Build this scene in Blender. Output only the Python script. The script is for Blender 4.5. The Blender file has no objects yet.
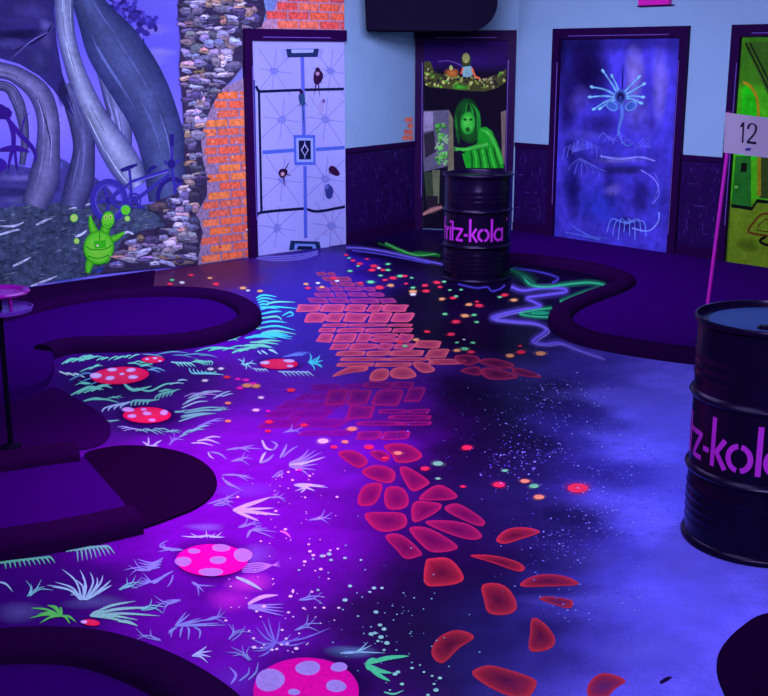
import bpy, bmesh, math, random
from mathutils import Vector, noise
random.seed(7)
sc = bpy.context.scene
COL = sc.collection
PI = math.pi

# ------------------------------------------------------------------ camera model (picture frame 768 x 696)
F, PITCH, ROLL, CH = 1150.0, 0.2485, 0.001, 1.812
CAM = Vector((0, 0, CH))
_cp, _sp = math.cos(PITCH), math.sin(PITCH)
_R, _D, _F = Vector((1, 0, 0)), Vector((0, -_sp, -_cp)), Vector((0, _cp, -_sp))

def ray(px, py):
    return _R * ((px - 384) / F) + _D * ((py - 348) / F) + _F

def fl(px, py, z=0.0):
    "the point of the horizontal plane at height z that lies at a place of the photograph"
    d = ray(px, py)
    t = (z - CH) / d.z
    return CAM + d * t

class Plane:
    "a vertical wall plane through two plan points; n looks into the room"
    def __init__(s, a, b):
        s.a, s.b = Vector((a[0], a[1], 0)), Vector((b[0], b[1], 0))
        s.u = (s.b - s.a).normalized()
        s.n = Vector((s.u.y, -s.u.x, 0))
        s.len = (s.b - s.a).length
    def hit(s, px, py, off=0.0):
        d = ray(px, py)
        t = ((s.a - CAM).dot(s.n) + off) / d.dot(s.n)
        return CAM + d * t
    def su(s, px, py):
        p = s.hit(px, py)
        return (p - s.a).dot(s.u), p.z
    def at(s, x, z, off=0.0):
        p = s.a + s.u * x + s.n * off
        return Vector((p.x, p.y, z))

A0, A1 = (-4.30, 7.848), (-0.378, 11.318)      # mural, bricks and door 1
B1 = (0.335, 12.40)                            # short wall after the corner
C1 = (1.37, 12.19)                             # wall of door 2
D1 = (4.60, 8.54)                              # wall of doors 3 and 4
WL, WS, WM, WR = Plane(A0, A1), Plane((-0.385, 11.345), B1), Plane(B1, C1), Plane(C1, D1)
HC = 2.80

# ------------------------------------------------------------------ colour and materials
def lin(c):
    c /= 255.0
    return c / 12.92 if c <= 0.04045 else ((c + 0.055) / 1.055) ** 2.4

LGEN = (0.62, 0.50, 1.45)
def alb(r, g, b, k=1.0):
    "reflectance of a paint that looks (r,g,b) under the violet room light"
    return tuple(min(0.92, lin(v) / l * k) for v, l in zip((r, g, b), LGEN))

MATS = {}
def nodes(name):
    m = bpy.data.materials.new(name)
    m.use_nodes = True
    nt = m.node_tree
    return m, nt, nt.nodes['Principled BSDF'], nt.nodes, nt.links

def plain(name, col, rough=0.5, metal=0.0, scale=30.0, var=0.25, bump=0.0, bscale=None, spec=0.5, coat=0.0, trans=0.0):
    m, nt, b, N, L = nodes(name)
    tc = N.new('ShaderNodeTexCoord'); ns = N.new('ShaderNodeTexNoise')
    ns.inputs['Scale'].default_value = scale; ns.inputs['Detail'].default_value = 5
    L.new(tc.outputs['Object'], ns.inputs['Vector'])
    mx = N.new('ShaderNodeMix'); mx.data_type = 'RGBA'
    mx.inputs[6].default_value = (*[c * (1 - var) for c in col], 1)
    mx.inputs[7].default_value = (*[min(1, c * (1 + var)) for c in col], 1)
    L.new(ns.outputs['Fac'], mx.inputs[0]); L.new(mx.outputs[2], b.inputs['Base Color'])
    b.inputs['Roughness'].default_value = rough; b.inputs['Metallic'].default_value = metal
    b.inputs['Specular IOR Level'].default_value = spec; b.inputs['Coat Weight'].default_value = coat
    b.inputs['Transmission Weight'].default_value = trans
    if bump:
        n2 = N.new('ShaderNodeTexNoise'); n2.inputs['Scale'].default_value = bscale or scale * 4; n2.inputs['Detail'].default_value = 3
        L.new(tc.outputs['Object'], n2.inputs['Vector'])
        bp = N.new('ShaderNodeBump'); bp.inputs['Strength'].default_value = bump; bp.inputs['Distance'].default_value = 0.01
        L.new(n2.outputs['Fac'], bp.inputs['Height']); L.new(bp.outputs['Normal'], b.inputs['Normal'])
    MATS[name] = m
    return m

def paint(name, rough=0.5, scale=40.0, var=0.25, spec=0.5, scale2=None, var2=0.0):
    "paint or print whose colour and cover come from the mesh's colour attribute, mottled by noise"
    m, nt, b, N, L = nodes(name)
    at = N.new('ShaderNodeAttribute'); at.attribute_name = 'Col'
    tc = N.new('ShaderNodeTexCoord'); ns = N.new('ShaderNodeTexNoise')
    ns.inputs['Scale'].default_value = scale; ns.inputs['Detail'].default_value = 6; ns.inputs['Roughness'].default_value = 0.65
    L.new(tc.outputs['Object'], ns.inputs['Vector'])
    mr = N.new('ShaderNodeMapRange'); mr.inputs[1].default_value = 0.25; mr.inputs[2].default_value = 0.75
    mr.inputs[3].default_value = 1 - var; mr.inputs[4].default_value = 1 + var
    L.new(ns.outputs['Fac'], mr.inputs[0])
    fac = mr.outputs[0]
    if scale2:
        n2 = N.new('ShaderNodeTexNoise'); n2.inputs['Scale'].default_value = scale2; n2.inputs['Detail'].default_value = 4
        L.new(tc.outputs['Object'], n2.inputs['Vector'])
        m2 = N.new('ShaderNodeMapRange'); m2.inputs[1].default_value = 0.3; m2.inputs[2].default_value = 0.7
        m2.inputs[3].default_value = 1 - var2; m2.inputs[4].default_value = 1 + var2
        L.new(n2.outputs['Fac'], m2.inputs[0])
        mm = N.new('ShaderNodeMath'); mm.operation = 'MULTIPLY'
        L.new(fac, mm.inputs[0]); L.new(m2.outputs[0], mm.inputs[1]); fac = mm.outputs[0]
    vm = N.new('ShaderNodeVectorMath'); vm.operation = 'SCALE'
    L.new(at.outputs['Color'], vm.inputs[0]); L.new(fac, vm.inputs['Scale'])
    L.new(vm.outputs[0], b.inputs['Base Color']); L.new(at.outputs['Alpha'], b.inputs['Alpha'])
    b.inputs['Roughness'].default_value = rough; b.inputs['Specular IOR Level'].default_value = spec
    MATS[name] = m
    return m

M_FLOOR = paint('floor_paint', rough=0.3, spec=0.012, scale=9, var=0.22, scale2=140, var2=0.22)
M_FDET = paint('floor_brushwork', rough=0.45, spec=0.006, scale=90, var=0.22)
M_PRINT = paint('wall_print', rough=0.55, scale=26, var=0.25, spec=0.05, scale2=5, var2=0.18)
M_GROUND = paint('ground_print', rough=0.55, scale=22, var=0.75, spec=0.05, scale2=4, var2=0.25)
M_FLAT = paint('flat_print', rough=0.55, scale=60, var=0.08, spec=0.05)
M_ROCK = paint('rock_print', rough=0.6, scale=34, var=0.55, spec=0.05)
M_MIST = paint('mist_print', rough=0.5, scale=3.2, var=0.4, spec=0.05, scale2=13, var2=0.16)
M_GREEN = plain('green_carpet', alb(42, 0, 108), 0.95, scale=60, var=0.22, bump=0.6, bscale=420, spec=0.01)
M_CURB = plain('curb_carpet', alb(30, 2, 62), 0.95, scale=50, var=0.28, bump=0.7, bscale=380, spec=0.01)
M_APRON = plain('apron_carpet', alb(38, 0, 82), 0.95, scale=60, var=0.25, bump=0.6, bscale=400, spec=0.01)
M_MAT = plain('black_mat', alb(20, 0, 44), 0.95, scale=60, var=0.3, bump=0.5, bscale=420, spec=0.01)
M_WALL = plain('wallpaper', alb(118, 146, 222), 0.8, scale=3.0, var=0.08, bump=0.5, bscale=26, spec=0.2)
M_BACKWALL = plain('plaster', alb(100, 100, 200), 0.8, scale=3.0, var=0.08, spec=0.2)
M_WOOD = plain('wainscot_wood', alb(26, 4, 74), 0.5, scale=14, var=0.5, bump=0.4, bscale=40, spec=0.1)
M_FRAME = plain('frame_wood', alb(28, 1, 60), 0.5, scale=20, var=0.25, spec=0.08)
M_CEIL = plain('ceiling_plaster', (0.03, 0.03, 0.05), 0.8)
M_DRUM = plain('drum_enamel', (0.005, 0.002, 0.012), 0.24, scale=20, var=0.3, spec=0.15)
M_LID = plain('drum_lid', alb(18, 42, 104), 0.45, scale=9, var=0.25)
M_LETTER = plain('letter_paint', alb(150, 30, 200), 0.45, scale=40, var=0.12)
M_BLACK = plain('black_plastic', (0.004, 0.003, 0.010), 0.6, scale=10, var=0.2, spec=0.03)
M_POLE = plain('magenta_pole', alb(190, 30, 215), 0.35, scale=20, var=0.1)
M_FLAG = plain('flag_cloth', alb(190, 180, 255), 0.8, scale=12, var=0.06, bump=0.2, bscale=60)
M_INK = plain('flag_ink', (0.01, 0.008, 0.03), 0.7)
M_ACRY = plain('magenta_acrylic', alb(165, 20, 225), 0.2, scale=6, var=0.35, trans=0.35)
M_ACRY2 = plain('violet_acrylic', alb(105, 55, 225), 0.2, scale=6, var=0.3, trans=0.25)
M_SIGN = plain('magenta_box', alb(190, 15, 190), 0.4, scale=8, var=0.2)

# ------------------------------------------------------------------ object helpers
def link(o, parent=None):
    COL.objects.link(o)
    if parent is not None:
        o.parent = parent
    return o

def tag(o, label=None, cat=None, group=None, kind=None):
    if label: o['label'] = label
    if cat: o['category'] = cat
    if group: o['group'] = group
    if kind: o['kind'] = kind
    return o

def empty(name, loc):
    o = bpy.data.objects.new(name, None)
    o.empty_display_size = 0.1
    o.location = loc
    return link(o)

def origin(p):
    v = Vector()
    while p is not None: v += p.location; p = p.parent
    return v

def mesh_obj(name, bm, mat, parent=None, smooth=False, world=True):
    "one mesh object; geometry is given in world coordinates and moved to the parent's frame"
    if parent is not None and world:
        bmesh.ops.translate(bm, verts=bm.verts, vec=-origin(parent))
    bmesh.ops.recalc_face_normals(bm, faces=bm.faces)
    me = bpy.data.meshes.new(name)
    bm.to_mesh(me); bm.free()
    for m in (mat if isinstance(mat, (list, tuple)) else [mat]):
        me.materials.append(m)
    if smooth:
        for p in me.polygons: p.use_smooth = True
        try: me.set_sharp_from_angle(angle=math.radians(40))
        except Exception: pass
    return link(bpy.data.objects.new(name, me), parent)

def box(bm, o, u, v, w):
    "a box from corner o along the vectors u, v, w"
    vs = [bm.verts.new(o + u * i + v * j + w * k) for i in (0, 1) for j in (0, 1) for k in (0, 1)]
    for f in ((0, 1, 3, 2), (4, 6, 7, 5), (0, 4, 5, 1), (2, 3, 7, 6), (0, 2, 6, 4), (1, 5, 7, 3)):
        bm.faces.new([vs[i] for i in f])

def wall_box(bm, P, x0, x1, z0, z1, o0, o1):
    o = P.at(x0, z0, o0)
    box(bm, o, P.u * (x1 - x0), Vector((0, 0, z1 - z0)), P.n * (o1 - o0))

def prism(bm, pts, z0, z1):
    lo = [bm.verts.new((p.x, p.y, z0)) for p in pts]; hi = [bm.verts.new((p.x, p.y, z1)) for p in pts]
    n = len(pts)
    bm.faces.new(hi); bm.faces.new(lo[::-1])
    for i in range(n):
        bm.faces.new((lo[i], lo[(i + 1) % n], hi[(i + 1) % n], hi[i]))

def lathe(bm, prof, seg=64, c=(0, 0, 0), cap=True):
    rings = []
    for r, z in prof:
        rings.append([bm.verts.new((c[0] + r * math.cos(2 * PI * i / seg), c[1] + r * math.sin(2 * PI * i / seg), c[2] + z)) for i in range(seg)])
    for a, b in zip(rings, rings[1:]):
        for i in range(seg):
            bm.faces.new((a[i], a[(i + 1) % seg], b[(i + 1) % seg], b[i]))
    if cap:
        bm.faces.new(rings[0][::-1]); bm.faces.new(rings[-1])

def tube(bm, pts, r, seg=10, cap=True):
    pts = [Vector(p) for p in pts]
    rings = []
    for i, p in enumerate(pts):
        d = (pts[min(i + 1, len(pts) - 1)] - pts[max(i - 1, 0)]).normalized()
        a = d.cross(Vector((0.3, 0.2, 1))).normalized() if abs(d.z) < 0.95 else d.cross(Vector((1, 0, 0))).normalized()
        b = d.cross(a)
        rings.append([bm.verts.new(p + (a * math.cos(2 * PI * k / seg) + b * math.sin(2 * PI * k / seg)) * r) for k in range(seg)])
    for a, b in zip(rings, rings[1:]):
        for k in range(seg):
            bm.faces.new((a[k], a[(k + 1) % seg], b[(k + 1) % seg], b[k]))
    if cap:
        bm.faces.new(rings[0][::-1]); bm.faces.new(rings[-1])

def smooth2(pts, n=6, closed=False):
    "Catmull-Rom through 2-D or 3-D points"
    P = [tuple(p) for p in pts]
    out = []
    m = len(P)
    for i in range(m if closed else m - 1):
        if closed:
            p0, p1, p2, p3 = (P[(i + k) % m] for k in (-1, 0, 1, 2))
        else:
            p0, p1, p2, p3 = P[max(i - 1, 0)], P[i], P[i + 1], P[min(i + 2, m - 1)]
        for j in range(n):
            t = j / n
            out.append(tuple(0.5 * (2 * b + (c - a) * t + (2 * a - 5 * b + 4 * c - d) * t * t + (3 * b - a - 3 * c + d) * t ** 3) for a, b, c, d in zip(p0, p1, p2, p3)))
    if not closed: out.append(P[-1])
    return out

# ------------------------------------------------------------------ brush: flat paint on a surface
class Brush:
    """collects flat painted shapes; `to` carries a place (x, y) and a layer onto the painted surface"""
    def __init__(s, to, step=.25): s.to, s.step, s.sh = to, step, []
    def _add(s, pts, faces, cols, layer):
        xs = [p[0] for p in pts]; ys = [p[1] for p in pts]
        s.sh.append((layer, len(s.sh), pts, faces, cols, s.to, (min(xs), min(ys), max(xs), max(ys))))
    def poly(s, pts, col, layer=0):
        s._add(pts, [tuple(range(len(pts)))], [col] * len(pts), layer)
    def fan(s, pts, cin, cout, layer=0, inner=0.55, cmid=None):
        "a filled shape whose colour goes from its middle to its outline"
        n = len(pts); cx = sum(p[0] for p in pts) / n; cy = sum(p[1] for p in pts) / n
        mid = [(cx + (p[0] - cx) * inner, cy + (p[1] - cy) * inner) for p in pts]
        faces = [(0, 1 + i, 1 + (i + 1) % n) for i in range(n)]
        faces += [(1 + i, 1 + n + i, 1 + n + (i + 1) % n, 1 + (i + 1) % n) for i in range(n)]
        s._add([(cx, cy)] + mid + list(pts), faces, [cin] + [cmid or cin] * n + [cout] * n, layer)
    def ell(s, cx, cy, rx, ry, col, layer=0, rot=0.0, n=22, cout=None, inner=0.55, wob=0.0, cmid=None):
        ph = random.random() * 6
        pts = []
        for i in range(n):
            a = 2 * PI * i / n
            k = 1 + wob * (math.sin(2 * a + ph) + 0.6 * math.sin(3 * a + 2 * ph))
            x, y = rx * k * math.cos(a), ry * k * math.sin(a)
            pts.append((cx + x * math.cos(rot) - y * math.sin(rot), cy + x * math.sin(rot) + y * math.cos(rot)))
        if cout is None: s.poly(pts, col, layer)
        else: s.fan(pts, col, cout, layer, inner, cmid)
    def soft(s, cx, cy, rx, ry, col, a=1.0, layer=0, rot=0.0, wob=0.12):
        "airbrushed spot"
        c = tuple(col[:3])
        s.ell(cx, cy, rx, ry, c + (a,), layer, rot, 26, c + (0.0,), 0.5, wob, c + (a * 0.6,))
    def stroke(s, pts, w, col, layer=0, n=6, cend=None, edge=None, taper=True):
        "a brush stroke along points; w is one width or one per point; edge colours its two rims"
        if len(pts) == 2 and n > 1 and edge is None and not isinstance(w, (list, tuple)) and not taper: sp = list(pts)
        else: sp = smooth2(pts, n)
        m = len(sp)
        if isinstance(w, (list, tuple)):
            ws = [x[0] for x in smooth2([(x,) for x in w], n)]
        elif taper:
            ws = [w * (.06 + .60 * math.sin(PI * min(1, .14 + .86 * i / (m - 1))) ** 1.1) for i in range(m)]
        else:
            ws = [w] * m
        P, C, Fc = [], [], []
        cols = 3 if edge is not None else 2
        for i, p in enumerate(sp):
            a, b = sp[max(i - 1, 0)], sp[min(i + 1, m - 1)]
            dx, dy = b[0] - a[0], b[1] - a[1]; l = math.hypot(dx, dy) or 1
            nx, ny = -dy / l * ws[i] / 2, dx / l * ws[i] / 2
            t = i / (m - 1)
            c = tuple(x + (y - x) * t for x, y in zip(col, cend)) if cend else col
            if cols == 2:
                P += [(p[0] + nx, p[1] + ny), (p[0] - nx, p[1] - ny)]; C += [c, c]
            else:
                P += [(p[0] + nx, p[1] + ny), p, (p[0] - nx, p[1] - ny)]; C += [edge, c, edge]
        for i in range(m - 1):
            for k in range(cols - 1):
                Fc.append((i * cols + k, i * cols + k + 1, (i + 1) * cols + k + 1, (i + 1) * cols + k))
        s._add(P, Fc, C, layer)
    def build(s, name, mat, parent=None, facing=None):
        # later shapes lie a hair above the earlier ones they cross
        V, Fc, C, done = [], [], [], []
        shapes = sorted(s.sh, key=lambda q: (q[0], q[1]))
        l0 = shapes[0][0]
        for lay, _n, pts, faces, cols, to, bb in shapes:
            lv = 0
            for t2, b2, v2 in done:
                if v2 >= lv and t2 is to and bb[0] <= b2[2] and b2[0] <= bb[2] and bb[1] <= b2[3] and b2[1] <= bb[3]: lv = v2 + 1
                elif t2 is not to and v2 >= lv and v2 < 3: lv = v2 + 1
            done.append((to, bb, lv))
            o = len(V)
            V += [to(p[0], p[1], l0 + lv * s.step) for p in pts]
            Fc += [tuple(o + i for i in f) for f in faces]
            C += [(tuple(c) + (1.0,))[:4] for c in cols]
        off = origin(parent)
        me = bpy.data.meshes.new(name)
        me.from_pydata([tuple(v - off) for v in V], [], Fc)
        at = me.color_attributes.new('Col', 'FLOAT_COLOR', 'POINT')
        for i, c in enumerate(C): at.data[i].color = c
        me.materials.append(mat); me.update()
        o = link(bpy.data.objects.new(name, me), parent)
        if facing is not None:
            bm = bmesh.new(); bm.from_mesh(me)
            bm.normal_update()
            fl_ = [f for f in bm.faces if f.normal.dot(facing) < 0]
            bmesh.ops.reverse_faces(bm, faces=fl_); bm.to_mesh(me); bm.free()
        return o

def floor_at(z0): return lambda px, py, layer: fl(px, py, z0 + 0.00016 * layer)
def on_wall(P, base=0.006):
    return lambda px, py, layer: P.hit(px, py, base + 0.0006 * layer)
UP = Vector((0, 0, 1))

# ================================================================== ROOM SHELL
def wall(name, P, label, mat, x0=0.0, x1=None, holes=()):
    bm = bmesh.new()
    wall_box(bm, P, x0, P.len if x1 is None else x1, 0, HC, -0.12, 0)
    return tag(mesh_obj(name, bm, mat), label, kind='structure')

wall('wall_left', WL, 'long left wall that carries the rib mural, the bricks and the white door', M_BACKWALL)
wall('wall_corner', WS, 'short pale blue wall over dark wainscot left of the green ghost door', M_WALL)
wall('wall_middle', WM, 'narrow wall at the back that holds the green ghost door', M_WALL)
wall('wall_right', WR, 'pale blue patterned wall with the violet plant door and the green corridor door', M_WALL)

# floor: one slab, its painted ground and painted-in light pools in the colour attribute of a fine grid
NAVY, MEADOW_LIT, DEEP = alb(9, 2, 36), alb(92, 5, 180), alb(40, 4, 104)  # meadow purple holds part of the violet light pool
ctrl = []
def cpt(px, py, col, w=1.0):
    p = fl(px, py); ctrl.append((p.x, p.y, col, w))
for p in [(250, 480), (200, 520), (280, 560), (300, 620), (240, 640), (190, 610), (310, 520), (260, 430), (290, 680), (200, 460), (320, 470)]: cpt(*p, MEADOW_LIT)
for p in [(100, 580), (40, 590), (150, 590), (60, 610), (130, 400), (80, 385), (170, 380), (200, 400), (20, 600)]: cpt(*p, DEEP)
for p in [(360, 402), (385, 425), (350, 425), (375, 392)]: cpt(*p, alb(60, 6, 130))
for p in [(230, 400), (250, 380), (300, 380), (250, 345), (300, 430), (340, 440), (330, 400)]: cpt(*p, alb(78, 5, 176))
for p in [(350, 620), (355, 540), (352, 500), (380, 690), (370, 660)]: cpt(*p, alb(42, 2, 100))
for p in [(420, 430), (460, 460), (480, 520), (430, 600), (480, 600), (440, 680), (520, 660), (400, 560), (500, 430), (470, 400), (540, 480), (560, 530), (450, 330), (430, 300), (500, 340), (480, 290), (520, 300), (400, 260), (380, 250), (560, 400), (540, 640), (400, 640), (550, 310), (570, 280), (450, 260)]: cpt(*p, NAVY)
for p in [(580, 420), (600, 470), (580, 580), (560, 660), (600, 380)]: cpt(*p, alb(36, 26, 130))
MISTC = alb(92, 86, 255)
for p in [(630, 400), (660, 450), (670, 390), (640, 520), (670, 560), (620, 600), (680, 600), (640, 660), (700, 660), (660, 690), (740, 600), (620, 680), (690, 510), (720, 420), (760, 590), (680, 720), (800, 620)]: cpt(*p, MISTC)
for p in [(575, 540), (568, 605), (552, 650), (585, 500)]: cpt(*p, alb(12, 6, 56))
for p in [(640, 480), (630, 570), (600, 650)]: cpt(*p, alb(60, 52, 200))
for p in [(200, 275), (230, 268), (180, 285), (250, 275)]: cpt(*p, alb(66, 22, 74))  # brownish tint stands in for the bricks' reflection
for p in [(280, 270), (310, 270), (330, 262), (290, 290), (275, 315), (295, 335), (280, 350), (312, 345), (305, 310), (320, 360)]: cpt(*p, alb(38, 18, 150))  # blue light pool and white door's reflection put into the floor colour
bm = bmesh.new()
X0, X1, Y0, Y1, ST = -4.4, 4.7, 0.6, 12.6, 0.05
nx, ny = int((X1 - X0) / ST) + 1, int((Y1 - Y0) / ST) + 1
verts, fcol = [], []
for j in range(ny):
    for i in range(nx):
        x, y = X0 + i * ST, Y0 + j * ST
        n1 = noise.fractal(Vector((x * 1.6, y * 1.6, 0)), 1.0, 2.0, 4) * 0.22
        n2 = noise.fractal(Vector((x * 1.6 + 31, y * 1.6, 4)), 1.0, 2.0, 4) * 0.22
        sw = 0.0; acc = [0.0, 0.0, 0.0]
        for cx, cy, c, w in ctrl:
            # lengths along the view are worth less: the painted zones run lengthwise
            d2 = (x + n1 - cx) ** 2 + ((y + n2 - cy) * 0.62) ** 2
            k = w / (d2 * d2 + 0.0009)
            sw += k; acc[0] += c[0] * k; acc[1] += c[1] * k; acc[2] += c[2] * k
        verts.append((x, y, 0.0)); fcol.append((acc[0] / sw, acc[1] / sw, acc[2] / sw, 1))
faces = [(j * nx + i, j * nx + i + 1, (j + 1) * nx + i + 1, (j + 1) * nx + i) for j in range(ny - 1) for i in range(nx - 1)]
b0 = len(verts)
verts += [(X0, Y0, -0.1), (X1 - 0.0, Y0, -0.1), (X1, Y1, -0.1), (X0, Y1, -0.1)]; fcol += [(0.02, 0.02, 0.03, 1)] * 4
faces += [(b0, b0 + 3, b0 + 2, b0 + 1)]
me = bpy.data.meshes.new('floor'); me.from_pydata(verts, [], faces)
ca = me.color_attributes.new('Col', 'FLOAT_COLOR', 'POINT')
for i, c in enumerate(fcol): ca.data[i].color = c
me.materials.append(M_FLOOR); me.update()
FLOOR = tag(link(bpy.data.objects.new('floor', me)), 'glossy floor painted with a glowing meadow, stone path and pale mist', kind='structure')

bm = bmesh.new()
box(bm, Vector((X0, Y0, HC)), Vector((X1 - X0, 0, 0)), Vector((0, Y1 - Y0 + 0.3, 0)), Vector((0, 0, 0.1)))
tag(mesh_obj('ceiling', bm, M_CEIL), 'dark ceiling over the room', kind='structure')

# ================================================================== FLOOR PAINTING
# ---- mushrooms
RED, REDO, SPOT = alb(250, 36, 96), alb(225, 10, 90), alb(190, 160, 250)
HALO = []
PINK = (alb(215, 6, 165), alb(190, 4, 165), alb(140, 120, 225))  # red caps with the violet light pool put into their colour
def mushroom(cx, cy, rx, ry, rot, spots, label, layer=3, RED=RED, REDO=REDO, SPOT=SPOT):
    b = Brush(floor_at(.0038), .12)
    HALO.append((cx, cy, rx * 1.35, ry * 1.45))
    b.ell(cx, cy, rx, ry, RED, layer, rot, 40, REDO, 0.6)
    for sx, sy, ax, ay in spots:
        b.ell(sx, sy, ax, ay, SPOT, layer + 1, rot, 18, alb(150, 120, 240), 0.6, 0.05)
    o = b.build('painted_mushroom', M_FDET, FLOOR, UP)
    tag(o, label)
mushroom(120, 375.5, 29, 8.6, -0.06, [(95.7, 375.5, 6, 3), (110, 378, 5, 2), (112, 369.6, 5, 1.9), (131, 370, 5, 1.9), (122, 374, 2.5, 1.2), (133, 377, 5, 2)], 'red painted mushroom with pale spots below the left green')
mushroom(147, 415, 24, 8, 0, [(128, 409.5, 6.5, 2.4), (132, 416, 4.5, 2), (147, 413.4, 4.5, 2), (143.7, 409.4, 3, 1.3), (164, 412.5, 4, 2.8), (152, 420, 4, 1.4)], 'red painted mushroom beside the black mat')
mushroom(153, 359.5, 11.5, 3.4, 0, [(147, 359, 2, 1), (155, 358, 2.5, 0.9), (160, 361, 2, 0.9)], 'smallest red painted mushroom at the foot of the left green')
mushroom(279, 364, 19, 5.2, 0, [(265, 362.6, 5, 1.8), (289, 360.8, 6, 1.6), (290, 366, 3.5, 1.3)], 'orange red painted mushroom ringed by cyan grass')
mushroom(212, 560, 36, 16, 0, [(183, 561.5, 8, 5), (194, 551, 6, 2.6), (221, 547.8, 9, 3.8), (218, 560, 8, 4), (211, 572, 13, 3.8), (243, 555, 9, 7)], 'painted mushroom, hot pink from painted-in violet light, in the middle of the meadow', 3, *PINK)
mushroom(306, 691, 53, 33.5, 0, [(270, 680, 15, 11), (308, 668, 12, 7.5), (339, 667, 8.5, 4.6), (336, 686, 10, 6.2), (294, 692, 6, 3.2), (305, 706, 10, 5)], 'largest painted mushroom, pink from painted-in violet light, at the bottom of the photo', 3, *PINK)
mushroom(91, 622.5, 9, 3.2, 0.1, [(84, 621.8, 3.4, 1.8)], 'red painted mushroom cap half hidden by the bottom left green')

# ---- grass
G = Brush(floor_at(.0018))
TEAL, CYAN, LAV, GREEN = alb(95, 200, 190), alb(60, 200, 235), alb(112, 128, 225), alb(60, 225, 90)  # lavender and cyan carry the violet and blue light on the blades
PALE = alb(140, 180, 245)
def tuft(cx, cy, ang, spread, n, ln, w, col, curve=0.25, layer=2, sq=0.62, jit=0.12, c2=None):
    for i in range(n):
        t = (i / (n - 1) - 0.5) if n > 1 else 0
        a = math.radians(ang + spread * t + random.uniform(-3, 3))
        l = ln * (1 - 0.35 * abs(t)) * random.uniform(1 - jit * 2, 1 + jit)
        bx, by = cx + random.uniform(-1, 1) * w, cy + random.uniform(-.5, .5) * w
        ex, ey = bx + l * math.cos(a), by - l * math.sin(a) * sq
        k = curve * (1 if t >= 0 else -1) * (0.4 + abs(t))
        mx, my = (bx + ex) / 2 - (ey - by) * k, (by + ey) / 2 + (ex - bx) * k * sq
        G.stroke([(bx, by), (mx, my), (ex, ey)], w, col, layer, 5, c2)
def row(x0, y0, x1, y1, n, dx, dy, w, col, bend=0.2, layer=2, jit=0.3):
    "a row of blades that lean the same way"
    for i in range(n):
        t = i / max(n - 1, 1)
        bx, by = x0 + (x1 - x0) * t + random.uniform(-1.5, 1.5), y0 + (y1 - y0) * t + random.uniform(-.8, .8)
        q = random.uniform(1 - jit, 1 + jit); th = random.uniform(-.22, .22)
        ux, uy = dx * q, dy * q
        ex, ey = bx + ux * math.cos(th) - uy * math.sin(th) * 1.4, by + ux * math.sin(th) * .5 + uy * math.cos(th)
        k = bend * random.uniform(.7, 1.8)
        G.stroke([(bx, by), ((bx + ex) / 2 - (ey - by) * k, (by + ey) / 2 - abs(ex - bx) * k * .45), (ex, ey)], w * random.uniform(.7, 1.05), col, layer, 6)
# around the two far mushrooms
row(62, 364, 86, 360, 7, 16, -4, 3, TEAL, 0.3); row(60, 372, 72, 373, 3, 14, 5, 3, alb(150, 220, 220), 0.2)
row(95, 361, 130, 358, 7, 12, -3, 2.6, TEAL, 0.3); row(128, 364, 140, 363, 3, 14, 1, 2.4, TEAL)
row(80, 371, 92, 368, 4, 11, -4, 2.2, TEAL); row(70, 380, 90, 384, 3, 22, -4, 2.6, alb(70, 120, 190))
row(72, 395, 90, 391, 4, 26, -6, 4, TEAL, 0.25); row(84, 401, 92, 399, 2, 30, 1, 4, TEAL, 0.1)
G.stroke([(124, 384), (134, 390), (152, 386)], 5, TEAL, 2); G.stroke([(136, 388), (150, 391), (166, 384), (184, 383)], 3, TEAL, 2)
row(148, 370, 152, 368, 2, 16, 3, 2.4, alb(90, 150, 220)); row(170, 384, 178, 381, 2, 14, -1, 2.5, alb(140, 190, 230))
for i in range(4): G.stroke([(102 + i * 6, 412 - i * 1.2), (105 + i * 6, 408 - i), (118 + i * 6, 403.5 - i * 1.2)], 2.6, PALE, 2)
for i in range(5): G.stroke([(131 + i * 4, 406 - i * .4), (133 + i * 4, 401), (142 + i * 4.5, 399.5)], 2.8, TEAL, 2)
for i in range(5): G.stroke([(154 + i * 4, 400 - i), (158 + i * 4, 395 - i), (169 + i * 3, 391 - i * .5)], 2.2, TEAL, 2)
row(181, 408, 188, 398, 4, 30, -8, 2.6, alb(130, 200, 220), 0.15); row(178, 421, 186, 411, 5, 30, -5, 2.8, TEAL, 0.1)
row(184, 397, 205, 394, 4, 22, -2, 2, alb(150, 140, 240)); row(212, 399, 222, 396, 3, 14, -5, 2, PALE)
row(118, 427, 124, 431, 3, 20, 2, 2, alb(130, 160, 240)); row(136, 432, 160, 428, 6, 14, 4, 2.3, TEAL, 0.3)
tuft(149, 447, 70, 120, 4, 15, 3, PALE, 0.1); row(180, 437, 192, 430, 4, 14, -4, 3, TEAL); row(190, 443, 204, 438, 3, 20, 1, 2.8, alb(150, 200, 240), 0.2)
row(196, 428, 204, 424, 5, 18, -5, 1.8, LAV)
for i in range(5): G.stroke([(171 + i * 3.5, 362 + i * .3), (176 + i * 3.5, 363), (180 + i * 4, 367)], 2.4, alb(110, 210, 210), 2)
for i in range(5): G.stroke([(192 + i * 4, 362 - i * .3), (198 + i * 3.6, 362), (205 + i * 1.6, 365.5)], 2, TEAL, 2)
for i in range(6): G.stroke([(189 + i * 4, 368 + i * .8), (192 + i * 4, 373), (202 + i * 4.5, 374 + i * .2)], 2.1, alb(100, 180, 220), 2)
row(196, 352, 236, 350, 4, 26, -3, 2.8, alb(70, 180, 180), 0.1); G.stroke([(210, 349), (222, 348), (236, 349)], 3, TEAL, 2)
row(143, 354.5, 200, 355, 5, 26, 1, 2.2, alb(80, 140, 190), 0.1)
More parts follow.
